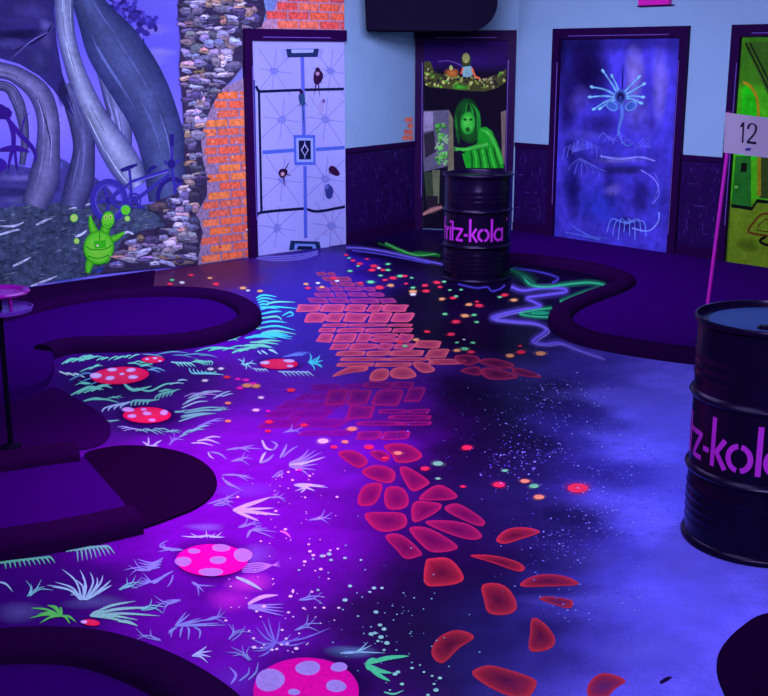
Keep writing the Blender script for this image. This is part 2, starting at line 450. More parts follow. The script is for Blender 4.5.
# beside the rounded end of the left green, cyan from the blue light pool put into their colour
for i in range(8): G.stroke([(262 + random.uniform(-4, 3), 305 + i * 4.6), (274 + random.uniform(-3, 3), 302 + i * 4.8), (285 + random.uniform(-9, 13), 303 + i * 5.2 + random.uniform(-2, 2))], 3.0, CYAN if i % 3 else TEAL, 2)
for i in range(5): G.stroke([(256 + i, 298 + i * 2.4), (264, 295 + i * 3), (274 + random.uniform(-6, 6), 297 + i * 3)], 2.8, CYAN, 2)
row(246, 338, 262, 334, 5, 32, 1, 3.6, CYAN, 0.08); row(240, 346, 256, 341, 4, 34, 3, 3.2, TEAL, 0.06); row(232, 353, 244, 349, 3, 24, -3, 3.6, TEAL)
G.stroke([(282, 316), (290, 312), (293, 315), (286, 317)], 2.6, CYAN, 2)
tuft(243, 365, 20, 200, 6, 14, 2, alb(120, 220, 230), 0.3); row(258, 351, 272, 349, 4, 6, 4, 3, PALE)
for i in range(5): G.stroke([(283 + i * 4, 357 - i * .4), (290 + i * 3, 355), (300 + i * 2.4, 351.6)], 1.8, alb(90, 110, 240), 2)
tuft(310, 363, 10, 150, 7, 17, 2.4, CYAN, 0.2)
for i in range(7): G.stroke([(278 + i * 4.4, 371.5 + i * .15), (282 + i * 4.4, 372), (287 + i * 4.5, 376.5)], 2, PALE, 2)
for i in range(4): G.stroke([(253 + i * 3.4, 368 + i * .8), (255 + i * 3.4, 369), (258 + i * 3.5, 372)], 2, PALE, 2)
# the meadow, its blades lavender from violet light put into their colour
def dart(pts, w, col=LAV, layer=2): G.stroke(pts, w, col, layer, 5)
for e in [(255, 445), (262, 449), (250, 452)]: dart([(226, 450), (240, 448), e], 2.6)
dart([(262, 440), (266, 448), (273, 450)], 4, PALE); dart([(273, 450), (277, 445), (271, 441)], 3.5)
dart([(260, 463), (263, 456), (266, 452)], 4, PALE); dart([(261, 463), (269, 459), (274, 454)], 4)
dart([(208, 452), (210, 456), (214, 459)], 2.6, PALE); dart([(210, 452), (220, 454), (227, 460)], 3)
dart([(280, 458), (284, 451), (287, 444)], 4, alb(110, 140, 250)); dart([(283, 457), (291, 450), (298, 446)], 2.6)
for i, e in enumerate([(309, 449), (316, 450), (322, 452), (325, 457), (318, 464), (316, 470), (309, 476)]):
    dart([(289, 463 + i * .6), (302, 457 + i * 2.2), e], 2.8 if i != 3 else 4, LAV if i != 3 else PALE)
for e in [(250, 476), (254, 479), (248, 481)]: dart([(222, 475), (236, 475), e], 2.6)
dart([(222, 477), (228, 484), (238, 488)], 3); dart([(223, 479), (234, 486), (243, 491)], 2.2)
for e in [(240, 491), (238, 497), (230, 503)]: dart([(208, 504), (224, 499), e], 2.2)
dart([(272, 478), (278, 473), (283, 470)], 2.4); dart([(276, 477), (282, 474), (282, 471)], 3)
for e, w in [((325, 486), 4), ((328, 487.5), 3), ((315, 491), 3.5), ((300, 493), 3.5), ((295, 491), 3)]: dart([(294, 485), (305, 484.5 + (e[1] - 486) * .5), e], w, PALE)
for e, w in [((271, 497), 6), ((274, 508), 4.4), ((280, 515), 5), ((259, 521), 5)]:
    dart([(233, 510), ((233 + e[0]) / 2, (510 + e[1]) / 2), e], w, alb(150, 170, 245), 3)
for e in [(190, 533), (196, 537), (206, 530), (215, 533), (222, 532), (225, 537), (181, 536)]: dart([(208, 535), ((208 + e[0]) / 2, 537), e], 2.4, PALE)
for e in [(262, 525), (268, 528), (277, 532), (274, 538)]: dart([(247, 538), (252, 530), e], 2.6)
dart([(280, 531), (286, 533), (291, 538)], 3, alb(190, 110, 240))
for i in range(4): dart([(183 - i * 3, 550 - i * .6 + i), (172 - i * 4, 549 - i * 2 + i), (158 + i * 3.5, 552 - i * 4)], 2.6, alb(110, 132, 228))
for i in range(4): dart([(163 - i, 558 + i * 3), (152 - i, 563 + i * 2), (137 + i, 559 + i * 3.6)], 2.8, alb(110, 132, 228))
for i in range(5): dart([(173 - i * 2, 571 + i * .8), (158 - i, 579 + i), (131 + i * 3, 586 - i * 4 + 3)], 2.6, alb(108, 132, 228))
dart([(173, 575), (171, 582), (167, 587)], 2.4)
for e in [(199, 596), (204, 592), (215, 586)]: dart([(192, 582), (197, 585), e], 2.6)
for i in range(5): dart([(242, 572 - i * 1.6), (260, 571 - i * 2), (280, 561 + i * 1.5)], 2, alb(150, 120, 245))
dart([(236, 577), (250, 583), (262, 590)], 5.5, PALE); dart([(248, 604), (262, 597), (278, 595)], 6, alb(180, 160, 250))
for i in range(4): dart([(248, 605 + i), (264, 605 + i * 2), (284, 604 + i * 4)], 2.8, alb(130, 120, 245))
cx, cy = 276, 643
for e in [(256, 627), (262, 620), (268, 618), (280, 621), (250, 638), (248, 647), (252, 651), (258, 657), (291, 634), (300, 636), (306, 642), (330, 628)]:
    mx, my = (cx + e[0]) / 2, (cy + e[1]) / 2 + 3
    dart([(cx, cy), (mx, my), e], 2.8, alb(104, 98, 222))
for e in [(186, 612), (190, 614), (201, 618), (209, 619), (219, 623), (226, 625)]: dart([(175, 626), ((175 + e[0]) / 2, (626 + e[1]) / 2), e], 2.6)
for e in [(169, 634), (171, 638), (180, 638), (188, 640), (199, 639)]: dart([(176 + (e[0] - 169) * .6, 627), (e[0] + 1, 631), e], 3)
for e in [(207, 646), (212, 651), (211, 657), (208, 663)]: dart([(192, 656), (200, 654 + (e[1] - 655) * .3), e], 3, alb(150, 170, 250))
dart([(231, 684), (236, 675), (229, 667)], 4, alb(130, 110, 245)); dart([(239, 681), (248, 674), (249, 667)], 2.6); dart([(248, 680), (256, 672), (258, 662)], 2.6)
# green tufts in front of the lower lane
for i in range(11): dart([(-4 + i * 4.6, 564 - i * .6), (4 + i * 4.6, 562 - i * .5), (6 + i * 4.9, 569 - i * .6)], 3.2, alb(70, 205, 150))
for i in range(9): dart([(66 + i * 4, 552 - i * .6), (76 + i * 4, 548 - i * .2), (78 + i * 4.6, 562 - i * 1.0)], 3.2, alb(85, 215, 170))
cx, cy = 84, 600
for e in [(47, 585), (55, 582), (52, 587), (76, 580), (82, 577), (62, 569), (80, 570), (90, 572), (97, 577), (103, 575), (111, 580), (112, 585), (70, 595)]:
    dart([(cx + (e[0] - cx) * .1, cy), ((cx + e[0]) / 2 + (6 if e[0] > 85 else 3), (cy + e[1]) / 2 - 3), e], 3, alb(120, 190, 220))
cx, cy = 62, 616
for e in [(31, 608), (30, 618), (38, 614), (47, 605), (52, 605), (60, 607), (76, 622), (70, 624), (40, 623)]: dart([(cx, cy), ((cx + e[0]) / 2, (cy + e[1]) / 2 - 2.5), e], 3.4, alb(70, 245, 90))
cx, cy = 90, 616
for e in [(136, 601), (150, 607), (160, 616), (148, 608), (137, 625), (138, 620), (110, 612)]: dart([(cx, cy), ((cx + e[0]) / 2 - 3, (cy + e[1]) / 2 - 2.5), e], 4, alb(110, 210, 190))
dart([(118, 621), (128, 622), (138, 626)], 5, alb(110, 215, 190)); dart([(-2, 582), (6, 584), (13, 592)], 3, alb(120, 190, 220))
# by the largest mushroom
for e in [(409, 656), (392, 673), (390, 681), (378, 660), (372, 668)]: dart([(366, 664), ((366 + e[0]) / 2, (664 + e[1]) / 2 + (-2 if e[1] < 664 else 2)), e], 7, alb(65, 205, 150))
for e in [(368, 642), (372, 645), (385, 653)]: dart([(340, 653), (356, 652), e], 3, alb(120, 160, 225))
dart([(384, 692), (394, 694), (404, 690)], 3, alb(90, 200, 170))
for x, y, a, n in [(215, 505, 20, 4), (240, 528, 30, 4), (180, 600, 200, 5), (150, 570, 170, 4), (230, 640, 60, 5), (300, 600, 20, 4), (310, 520, 15, 4), (160, 640, 150, 4), (120, 590, 40, 5), (250, 660, 130, 5), (268, 498, 10, 4), (205, 620, 20, 4), (232, 462, 20, 4), (285, 432, 30, 3), (170, 445, 60, 4), (205, 480, 200, 3), (28, 596, 60, 5), (140, 610, 20, 4), (295, 630, 30, 4)]:
    tuft(x, y, a, 70, n, 22 + (y - 450) * .05, 1.7, LAV if x > 140 else alb(95, 190, 205), .3)
for x, y, a, n in [(108, 398, 20, 4), (160, 392, 30, 4), (175, 412, 10, 4), (90, 384, 170, 4), (140, 366, 20, 4), (215, 410, 20, 4), (118, 420, 190, 4), (165, 432, 15, 4), (226, 340, 20, 4), (250, 328, 10, 4), (205, 362, 160, 4)]:
    tuft(x, y, a, 60, n, 17, 1.5, TEAL, .3, 2, .35)
tag(G.build('painted_grass', M_FDET, FLOOR, UP), 'teal painted grass blades, tinted lavender by painted-in violet light, across the floor')

# ---- soft airbrush clouds in the meadow
S = Brush(floor_at(.0003))
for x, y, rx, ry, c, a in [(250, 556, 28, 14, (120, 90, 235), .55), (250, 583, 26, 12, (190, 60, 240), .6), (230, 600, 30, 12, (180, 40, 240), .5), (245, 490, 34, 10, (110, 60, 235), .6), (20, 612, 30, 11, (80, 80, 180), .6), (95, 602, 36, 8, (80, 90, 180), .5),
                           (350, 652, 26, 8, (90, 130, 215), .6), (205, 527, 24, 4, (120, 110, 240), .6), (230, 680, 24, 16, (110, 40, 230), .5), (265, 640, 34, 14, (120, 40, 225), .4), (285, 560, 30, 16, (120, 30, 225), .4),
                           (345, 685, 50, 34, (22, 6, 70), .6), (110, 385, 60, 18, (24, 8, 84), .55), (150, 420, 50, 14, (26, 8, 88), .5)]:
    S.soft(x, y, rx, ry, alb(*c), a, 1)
for x, y, rx, ry, a in [(640, 400, 60, 16, .5), (670, 430, 50, 20, .5), (690, 560, 60, 40, .55), (650, 650, 60, 24, .6), (620, 600, 60, 14, .4), (560, 600, 50, 8, .3), (690, 610, 60, 26, .6), (700, 480, 40, 40, .5), (590, 560, 60, 14, .25), (600, 395, 60, 10, .3)]:
    S.soft(x, y, rx, ry, alb(98, 92, 255), a, 1)
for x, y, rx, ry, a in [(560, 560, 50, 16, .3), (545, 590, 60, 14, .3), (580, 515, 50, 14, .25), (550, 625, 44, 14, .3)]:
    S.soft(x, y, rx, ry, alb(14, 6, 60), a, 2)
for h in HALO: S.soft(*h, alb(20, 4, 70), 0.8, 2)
S.stroke([(660, 683), (667, 679), (672, 677)], [3, 4, 1], alb(20, 8, 60), 3)
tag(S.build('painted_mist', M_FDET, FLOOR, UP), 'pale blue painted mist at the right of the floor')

# ---- dots and specks
Dt = Brush(floor_at(0.0030), .12)
DC = {'r': alb(250, 40, 85), 'o': alb(255, 135, 110), 'g': alb(90, 235, 150), 'w': alb(190, 215, 240), 'p': alb(225, 30, 190)}
dots = """191 275 r 1.2,170 284 r 1.3,172 280 g 1,182 282.5 w 1.2,210 278 o 1.1,216 284 r 1.5,243 288 o 1.5,248 290.5 w .9,260 291 o 1.3,306 284 o 1.2,308 288 r 1.3,318 283 w 1,322 287 o 1.2,334 278 r 1.6,337 281 w 1,346 255 r 1,353 260.5 r 1.1,349 258 g .8,359.6 263.7 r 1.4,367 259 r .9,374 266 r 1.6,372 270 r 1.6,388 264 g 1.1,379 268 w .9,388 270 g 1.2,383 270 r 1.2,350 271 g 1.1,358 266 g .7,380.6 275.5 g 1,393 278 r 1.6,385 280 r 1.2,400 276 g 1.4,405 276 r 1.2,411.6 277.7 g .8,370.7 282 g 1.6,379.5 287.5 r 2,390.6 285.4 o 1.5,360.7 283 r 1.2,406 283.6 r .9,413 287.6 g 1.1,413 291.6 o 1.8,413 294.3 w 1.4,425 285.4 r 1.4,426 291 r 1.6,437 282.5 r 1.6,444 281.6 g 1,440 287 r 1.1,450 290 g .8,461 289.6 g .8,442 299 o 1.4,453 298 r 1.4,456 296.3 g 1,469 304.5 o 1.5,479 305.5 r 1.8,477 301.6 r .9,445 314 g 1.2,465 315.7 o 1.8,474 315 g 1.2,456 321.7 r 1.9,476.5 322 g 1.1,504.6 295 r 1.6,499.7 297 g 1,513.8 300 o 1.6,400 342 r 1.4,416 339.6 o 1.5,405 346 g 1.2,427 331.6 r 1.4,451 334.3 r 1.7,457 342.5 g .9,464 339.5 w .6,473 342.7 g 1.1,464.7 348.8 g 1.7,457 350.4 o 1.6,471 352 r 1.6,510 355.6 o 1.9,521 352 r 2,540.6 353.4 o 2.3,520 346 r .9,437 363 r .8,
253 384 p 1.8,246 380 p 1.6,256 386 o 2,261 397.5 w 1.4,256 410 w 1.6,291 390 r 2,269 421.8 r 1.8,304 425 r 1.6,268 431 r 1.4,352 428.8 o 2.2,323 441 w 2.6,345 441.8 o 1.6,334 447 r 1.6,369 447 r 2.2,398 453 o 1.9,467 447.6 r 2.4,438 463.5 g 2.4,425 468.5 r 2,438 478.5 g 1.2,463 486.5 r 1.2,505 470.5 g 1.4,499 484.6 r 2.8,525 481 o 2.1,534 486 g 2.2,539 497 o 2.4,578 488 r 5,227 377 r 1.6,238 379 p 1.4,247 385.4 o 2.2,240 388 p 1.6,228 403 o 1.4,228 421 o 1.4,210.5 369 w 1.4,221 368.6 w 1.3,205 380.5 w 1.4,268 411 p 1,385 458 r 1.4,215 372 g .7,300 470 p 1"""
for d in dots.replace('\n', '').split(','):
    x, y, c, r = d.split(); x, y, r = float(x), float(y), float(r)
    Dt.soft(x, y, r * 3.6, r * 1.5, DC[c], 0.35, 4); Dt.ell(x, y, r * 2.1, r * 0.92, DC[c], 5, 0, 14)
for i in range(120):                                    # bright flecks on the meadow
    x, y = random.gauss(285, 32), random.uniform(468, 665)
    if x > 345 or x < 225 or (y > 655 and 250 < x < 360): continue
    r = random.choice([.5, .6, .8, 1.1, 1.5]) * (0.7 + (y - 470) / 400)
    Dt.ell(x, y, r * 1.4, r * 0.9, alb(235, 200, 255), 5, 0, 8)
for x, y in [(313, 559), (322, 556), (329, 554), (331, 560), (345, 558), (299, 570), (318, 590), (350, 586), (361, 560), (345, 600), (370, 592), (374, 588), (382, 588), (358, 616), (380, 625), (375, 633), (381, 637), (378, 641), (371, 634), (384, 629), (387, 643), (360, 650), (384, 650), (398, 672), (395, 674), (420, 665), (424, 672), (432, 676), (434, 684), (412, 668), (428, 695), (436, 690), (390, 690), (402, 684), (440, 678), (376, 612)]:
    r = random.uniform(.9, 2.2)
    Dt.ell(x, y, r * 1.3, r * 0.85, alb(120, 235, 205), 5, 0, 10)
for i in range(70):
    x, y = random.gauss(395, 36), random.gauss(610, 45)
    r = random.uniform(.3, .8)
    if y < 700: Dt.ell(x, y, r * 1.3, r * 0.8, alb(110, 190, 220), 5, 0, 7)
for cx, cy, sx, sy, n in [(560, 430, 45, 30, 120), (585, 455, 40, 20, 90), (600, 520, 35, 18, 90), (560, 545, 25, 14, 60), (520, 455, 20, 8, 40), (620, 480, 30, 40, 90), (560, 400, 30, 12, 60), (590, 600, 40, 14, 50), (470, 430, 40, 30, 25), (560, 385, 20, 6, 20)]:
    for i in range(int(n * 1.8)):
        x, y = random.gauss(cx, sx), random.gauss(cy, sy)
        r = random.choice([.3, .34, .4, .5, .75])
        if y > 372 and x < 690: Dt.ell(x, y, r * 1.5, r * 0.8, alb(*random.choice([(120, 130, 255), (90, 90, 235), (70, 66, 215)])), 5, 0, 7)
tag(Dt.build('painted_specks', M_FDET, FLOOR, UP), 'red, orange and green painted dots and pale specks')

# ---- neon swirls by the right green and by the doors
N_ = Brush(floor_at(.0008))
VIO, SEA = alb(105, 86, 255), alb(50, 185, 150)
def neon(pts, w, col, layer=2):
    N_.stroke(pts, w * 3.2, tuple(col) + (0.30,), layer, 8, None, tuple(col) + (0.0,), False)
    N_.stroke(pts, w * 1.0, tuple(col) + (0.85,), layer + 1, 8, None, tuple(col) + (0.25,), False)
L1 = [(511, 286.5), (523, 290.5), (543, 288), (563, 288.5), (565, 292), (545, 295), (527, 298), (536, 303), (540, 306.5), (520, 310), (500, 314.5), (492, 318.5), (510, 321), (535, 323.5), (546, 330), (536, 338), (533, 342.4), (546, 344), (560, 343), (578, 350), (602, 358)]
neon(L1, 3.2, VIO); neon([(x + 3, y + 1.6) for x, y in L1[9:]], 1.4, alb(120, 110, 255))
neon([(511, 269), (522, 275), (530, 284), (545, 287), (570, 284), (590, 282.6), (604, 286), (582, 293.5), (560, 302)], 2.4, SEA)
neon([(512, 270.5), (526, 277), (534, 284)], 5, alb(25, 95, 90)); neon([(513, 268), (540, 272), (558, 278), (552, 283)], 1.5, alb(70, 60, 220))
neon([(552, 308), (535, 310), (520, 313.6), (535, 316.6), (552, 317)], 2, SEA); N_.ell(540, 313, 14, 2.6, tuple(alb(30, 150, 130)) + (0.8,), 2, 0, 16, tuple(alb(30, 150, 130)) + (0,), .5)
neon([(346, 247.5), (365, 248.5), (390, 252.5), (420, 259.5), (443, 264.5)], 1.8, alb(105, 90, 250)); neon([(352, 250.5), (380, 254), (430, 263.5)], 1, alb(80, 70, 230))
for o in range(3): neon([(378 + o * 7, 243 + o), (392 + o * 4, 248 + o), (404 + o * 5, 253.5 + o * .6), (420 + o * 3, 252 + o), (440, 254.5 + o)], 1.0, alb(22, 110, 56))
neon([(385, 243), (398, 249), (416, 255), (436, 254)], 1.4, alb(80, 220, 110))
neon([(458, 284), (476, 288), (487, 287), (492, 291), (500, 289), (505, 285)], 1.1, alb(70, 60, 220))
for k in range(3): neon([(256, 258 - k * 1.5), (275, 260.5 - k * 2), (300, 259 - k * 2.2), (318, 254 - k * 1.5)], 1.2, alb(110, 100, 245))
tag(N_.build('painted_swirl', M_FDET, FLOOR, UP), 'violet and sea green painted swirls near the doors and right green')

# ---- stone path
Pth = Brush(floor_at(.0010))
def stone(pts, ce, ci, layer=2):
    q = smooth2(pts, 4, True)
    q = [tuple(a + (b - a) * 0.55 for a, b in zip(p, s)) for p, s in zip(q, [tuple(sum(x) / 2 for x in zip(q[i - 1], q[(i + 1) % len(q)])) for i in range(len(q))])]
    cm = tuple(a * .55 + b * .45 for a, b in zip(ci, ce)); Pth.fan(q, ci, ce, layer, 0.72, cm)
def rows(spec, ce, ci, slant=0.0):
    for y0, y1, xl, xr, n in spec:
        cuts = [xl] + sorted(xl + (xr - xl) * (k + random.uniform(-.25, .25)) / n for k in range(1, n)) + [xr]
        for a, b in zip(cuts, cuts[1:]):
            g = 1.4; s0 = slant * (y1 - y0)
            j = lambda: random.uniform(-1, 1) * min(1.1, (y1 - y0) * .1)
            if b - a > 26 and y1 - y0 > 6 and random.random() < .35:
                ym = y0 + (y1 - y0) * random.uniform(.4, .6)
                stone([(a + g, y0 + .3), (b - g, y0), (b - g, ym - .5), (a + g, ym - .5)], ce, ci); stone([(a + g + .4, ym + .5), (b - g + .4, ym + .4), (b - g, y1 - .6), (a + g, y1 - .5)], ce, ci)
                continue
            stone([(a + g - s0 + j(), y0 + j() + .3), ((a + b) / 2, y0 + j() * .6), (b - g - s0 + j(), y0 + j() + .3), (b - g * .7 + j(), (y0 + y1) / 2), (b - g + s0 + j(), y1 - .6 + j()), ((a + b) / 2, y1 - .4), (a + g + s0 + j(), y1 - .6 + j()), (a + g * .7 + j(), (y0 + y1) / 2)], ce, ci)
PE, PI_ = alb(214, 88, 120) + (1,), alb(148, 46, 104) + (.8,)
rows([(272, 276, 316, 336, 2), (277, 281.5, 322, 352, 2), (282, 286.5, 330, 364, 3)], alb(150, 56, 110), alb(96, 30, 100), .3)
rows([(287, 291.5, 316, 376, 4), (292.5, 297, 314, 385, 4), (298, 303.5, 308, 396, 4)], alb(150, 50, 130), alb(96, 24, 120), .3)
rows([(304.5, 312, 296, 408, 5), (313, 322.5, 305, 413, 5), (323.5, 327, 322, 413, 3), (328, 332.5, 318, 413, 4), (333.5, 342.5, 317, 413, 5), (343.5, 350, 330, 415, 4)], alb(205, 78, 132) + (1,), alb(148, 42, 118) + (.8,), -.25)
rows([(340, 348.5, 414, 441, 1), (350.5, 356.5, 336, 424, 3), (349.5, 358, 426, 449, 1), (357.5, 361.4, 340, 430, 2), (359, 365, 428, 466, 1), (362.5, 367, 336, 412, 2)], PE, PI_, -.2)
stone([(331, 377), (348, 367), (367, 366), (366, 371), (350, 373)], PE, PI_); stone([(369, 380), (374, 370), (388, 369), (388, 378), (380, 381)], PE, PI_); stone([(391, 377), (392, 369), (408, 367), (417, 376), (404, 379)], PE, PI_)
stone([(412, 363), (424, 362), (436, 370), (422, 373)], PE, PI_)
E2, I2 = alb(150, 40, 96) + (.9,), alb(80, 16, 74) + (.5,)
for q in [[(453, 356), (474, 355), (480, 361), (466, 366)], [(478, 361), (492, 358), (514, 364), (508, 369), (488, 366)], [(460, 370), (478, 366), (482, 375), (468, 374)], [(482, 368), (500, 369), (520, 377), (498, 380), (484, 377)], [(512, 368), (524, 369), (543, 377), (528, 377), (514, 373)]]: stone(q, E2, I2)
EL, IL = alb(120, 16, 140) + (.75,), alb(96, 8, 150) + (.6,)
rows([(384, 391, 312, 362, 2), (393, 400, 298, 330, 2), (401, 409, 280, 345, 3), (410, 418, 268, 330, 2), (419, 428, 262, 345, 2), (430, 436, 300, 352, 2)], EL, IL, -.7)
rows([(382, 388.5, 364, 414, 2), (390, 405, 326, 370, 2), (390, 406, 373, 402, 1), (388, 402, 405, 424, 1), (406, 419, 346, 374, 1), (409, 414, 378, 430, 2), (415, 420, 388, 432, 1), (421, 426, 356, 432, 2), (431, 440, 356, 410, 2)], alb(140, 26, 120) + (.85,), alb(90, 10, 118) + (.5,), -.2)
cr = lambda pts: [(330 + x / 4.042, 430 + y / 4.042) for x, y in pts]
E3, I3 = alb(142, 28, 92) + (.88,), alb(92, 10, 84) + (.55,)
for q in [[(30, 90), (100, 82), (155, 125), (120, 155), (70, 130)], [(160, 88), (205, 82), (245, 105), (225, 130), (185, 115)], [(215, 62), (310, 55), (375, 100), (340, 128), (270, 132), (250, 100)], [(125, 165), (190, 140), (262, 165), (250, 215), (170, 200)], [(280, 152), (320, 152), (400, 205), (390, 225), (335, 250), (300, 205)],
          [(110, 300), (135, 225), (210, 215), (200, 270), (170, 305)], [(224, 235), (290, 232), (318, 275), (305, 315), (228, 318)], [(355, 278), (435, 218), (515, 262), (490, 282), (410, 284)], [(335, 292), (400, 290), (452, 300), (435, 330), (370, 365), (332, 368)], [(460, 320), (500, 296), (545, 310), (625, 365), (610, 390), (540, 365)],
          [(380, 370), (470, 365), (560, 380), (612, 420), (605, 440), (550, 442), (450, 408)], [(135, 340), (210, 332), (295, 336), (312, 372), (290, 400), (195, 410)], [(318, 400), (360, 390), (420, 405), (515, 465), (495, 488), (410, 494), (360, 455)], [(220, 428), (290, 422), (372, 495), (355, 512), (305, 522), (270, 485)]]:
    stone(cr(q), E3, I3)
cs = lambda pts: [(400 + x / 3.2, 510 + y / 3.2) for x, y in pts]
E4, I4 = alb(168, 40, 70) + (.9,), alb(84, 14, 54) + (.6,)
for q in [[(82, 165), (100, 155), (160, 155), (205, 212), (185, 235), (130, 243), (78, 238)], [(308, 92), (340, 62), (400, 55), (452, 70), (390, 92), (340, 108), (315, 104)], [(220, 145), (300, 145), (375, 165), (400, 185), (380, 198), (300, 170)],
          [(385, 245), (405, 220), (460, 205), (530, 212), (575, 238), (480, 244)], [(445, 285), (470, 276), (552, 288), (545, 315), (500, 305)], [(422, 345), (460, 360), (497, 410), (480, 445), (415, 452), (416, 400)], [(262, 238), (335, 240), (375, 300), (355, 332), (285, 332), (270, 290)],
          [(100, 450), (120, 410), (170, 385), (215, 390), (238, 410), (190, 440), (140, 490), (110, 478)], [(228, 525), (265, 500), (310, 500), (420, 535), (437, 560), (400, 605), (310, 580)], [(598, 580), (610, 545), (655, 520), (725, 545), (690, 570), (660, 600), (610, 600)]]:
    stone(cs(q), E4, I4)
tag(Pth.build('painted_path', M_FDET, FLOOR, UP), 'red painted crazy paving path that winds down the floor')
# ================================================================== GOLF GREENS
def curb_bm(center, closed=False, hw=0.085, h=0.085, seg=10):
    "a carpeted curb with a rounded top along plan points"
    bm = bmesh.new()
    pts = [Vector((p.x, p.y, 0)) for p in center]
    n = len(pts); rings = []
    for i, p in enumerate(pts):
        a = pts[i - 1] if closed or i else pts[0]
        b = pts[(i + 1) % n] if closed or i < n - 1 else pts[-1]
        d = (b - a).normalized(); s = Vector((-d.y, d.x, 0))
        ring = []
        for k in range(seg + 1):
            t = PI * k / seg
            c, sn = math.cos(t), math.sin(t)
            x = hw * (abs(c) ** 0.75) * (1 if c >= 0 else -1)
            z = h * (sn ** 0.6)
            ring.append(bm.verts.new(p + s * x + Vector((0, 0, max(z, 0.0)))))
        rings.append(ring)
    for i in range(n if closed else n - 1):
        a, b = rings[i], rings[(i + 1) % n]
        for k in range(seg):
            bm.faces.new((a[k], a[k + 1], b[k + 1], b[k]))
    if not closed:
        bm.faces.new(rings[0][::-1]); bm.faces.new(rings[-1])
    return bm

def floor_path(px, n=8, closed=False):
    p3 = [fl(x, y) for x, y in px]
    return [Vector(p) for p in smooth2([(p.x, p.y, 0) for p in p3], n, closed)]

# left kidney green
a_px = [(-75, 352), (-40, 335), (0, 323), (36, 313), (73, 305), (110, 300), (150, 297.5), (190, 298), (222, 302), (243, 311), (250, 321), (240, 331), (215, 340), (185, 346), (150, 349), (110, 349.5), (75, 350.5), (58, 353.5), (44, 358)]
ac = floor_path(a_px, 8)
GA = tag(empty('putting_green', fl(80, 330)), 'kidney shaped purple putting green below the rib mural', 'putting green', 'carpeted putting greens')
mesh_obj('curb', curb_bm(ac), M_CURB, GA, True)
bm = bmesh.new(); prism(bm, ac + [fl(*p) for p in [(40, 372), (-20, 390), (-90, 400)]], 0.0, 0.022); mesh_obj('carpet', bm, M_GREEN, GA)
rp = floor_path([(46, 353), (53, 360), (54, 372), (49, 384), (40, 390.5), (12, 400), (-25, 409), (-90, 420), (-110, 390), (-60, 362), (0, 356)], 5, True)
bm = bmesh.new(); prism(bm, rp, 0.0, 0.05)
bmesh.ops.bevel(bm, geom=[e for e in bm.edges if all(v.co.z > .04 for v in e.verts)], offset=.018, segments=3, affect='EDGES')
mesh_obj('ramp', bm, M_GREEN, GA, True)
bm = bmesh.new(); prism(bm, [WL.at(WL.su(153, 266)[0], 0, .03)] + [fl(*p) for p in [(153, 292), (110, 296), (60, 304), (20, 313), (-40, 330)]] + [WL.at(x, 0, .03) for x in (.05, 1.2)], 0.0, 0.012)
mesh_obj('carpet_strip', bm, M_CURB, GA)

# flat apron in front of it
ap = floor_path([(50, 389), (58, 390), (76, 400), (96, 412), (108, 423), (110.5, 433), (104, 443), (90, 449), (60, 453), (0, 461), (-60, 470), (-70, 412), (-25, 411), (14, 402), (40, 393)], 5, True)
bm = bmesh.new(); prism(bm, ap, 0.0, 0.010)
tag(mesh_obj('floor_mat', bm, M_APRON), 'dark purple rounded carpet mat under the tray stand', 'mat', 'carpet mats')

# lower lane
GC = tag(empty('putting_lane', fl(30, 510)), 'straight purple putting lane with two curbs at the left edge', 'putting green', 'carpeted putting greens')
mesh_obj('curb', curb_bm(floor_path([(-110, 486), (0, 471), (40, 465), (78, 460)], 6)), M_CURB, GC, True)
mesh_obj('curb', curb_bm(floor_path([(-110, 571), (0, 553), (75, 540.5), (136, 527)], 6)), M_CURB, GC, True)
bm = bmesh.new(); prism(bm, [fl(*p) for p in [(-110, 490), (0, 474), (84, 461), (124, 507), (134, 527), (75, 538), (0, 551), (-110, 569)]], 0.0, 0.022)
mesh_obj('carpet', bm, M_GREEN, GC)
# black half-round mat at its mouth
md = floor_path([(84, 458), (106, 449.5), (135, 447.5), (165, 450.5), (192, 458), (210, 470), (217, 484), (211, 498), (194, 510.5), (168, 521), (151, 527), (142, 529), (136, 522), (126, 508), (104, 482)], 6, True)
bm = bmesh.new(); prism(bm, md, 0.0, 0.012)
tag(mesh_obj('floor_mat', bm, M_MAT), 'black half round mat at the mouth of the left putting lane', 'mat', 'carpet mats')

# bottom left green
e_px = [(-120, 690), (-60, 668), (0, 658.5), (55, 657), (100, 662), (145, 677), (185, 698), (222, 728), (240, 765), (220, 820), (100, 880), (-60, 880), (-140, 780)]
ec = floor_path(e_px, 8, True)
GE = tag(empty('putting_green', fl(60, 740)), 'dark curb corner of the round putting green at the bottom left', 'putting green', 'carpeted putting greens')
mesh_obj('curb', curb_bm(ec, True), M_CURB, GE, True)
bm = bmesh.new(); prism(bm, ec, 0.0, 0.022); mesh_obj('carpet', bm, M_GREEN, GE)

# right green
f_px = [(455, 257), (480, 259), (512, 262), (548, 265.5), (582, 270.5), (608, 276.5), (625, 284.5), (616, 292.8), (592, 302), (570, 311.5), (560, 321.5), (566, 333), (588, 343.5), (620, 350.5), (660, 357), (700, 362), (750, 368), (830, 378), (960, 392)]
fc = floor_path(f_px, 8)
GF = tag(empty('putting_green', fl(680, 320)), 'winding purple putting green along the right wall', 'putting green', 'carpeted putting greens')
mesh_obj('curb', curb_bm(fc), M_CURB, GF, True)
wp = [WR.at(x, 0, 0.03) for x in (WR.len - 0.3, 2.4, 1.2, 0.06)] + [WM.at(0.5, 0, 0.05)]
bm = bmesh.new(); prism(bm, [Vector((p.x, p.y, 0)) for p in fc] + wp, 0.0, 0.022); mesh_obj('carpet', bm, M_GREEN, GF)

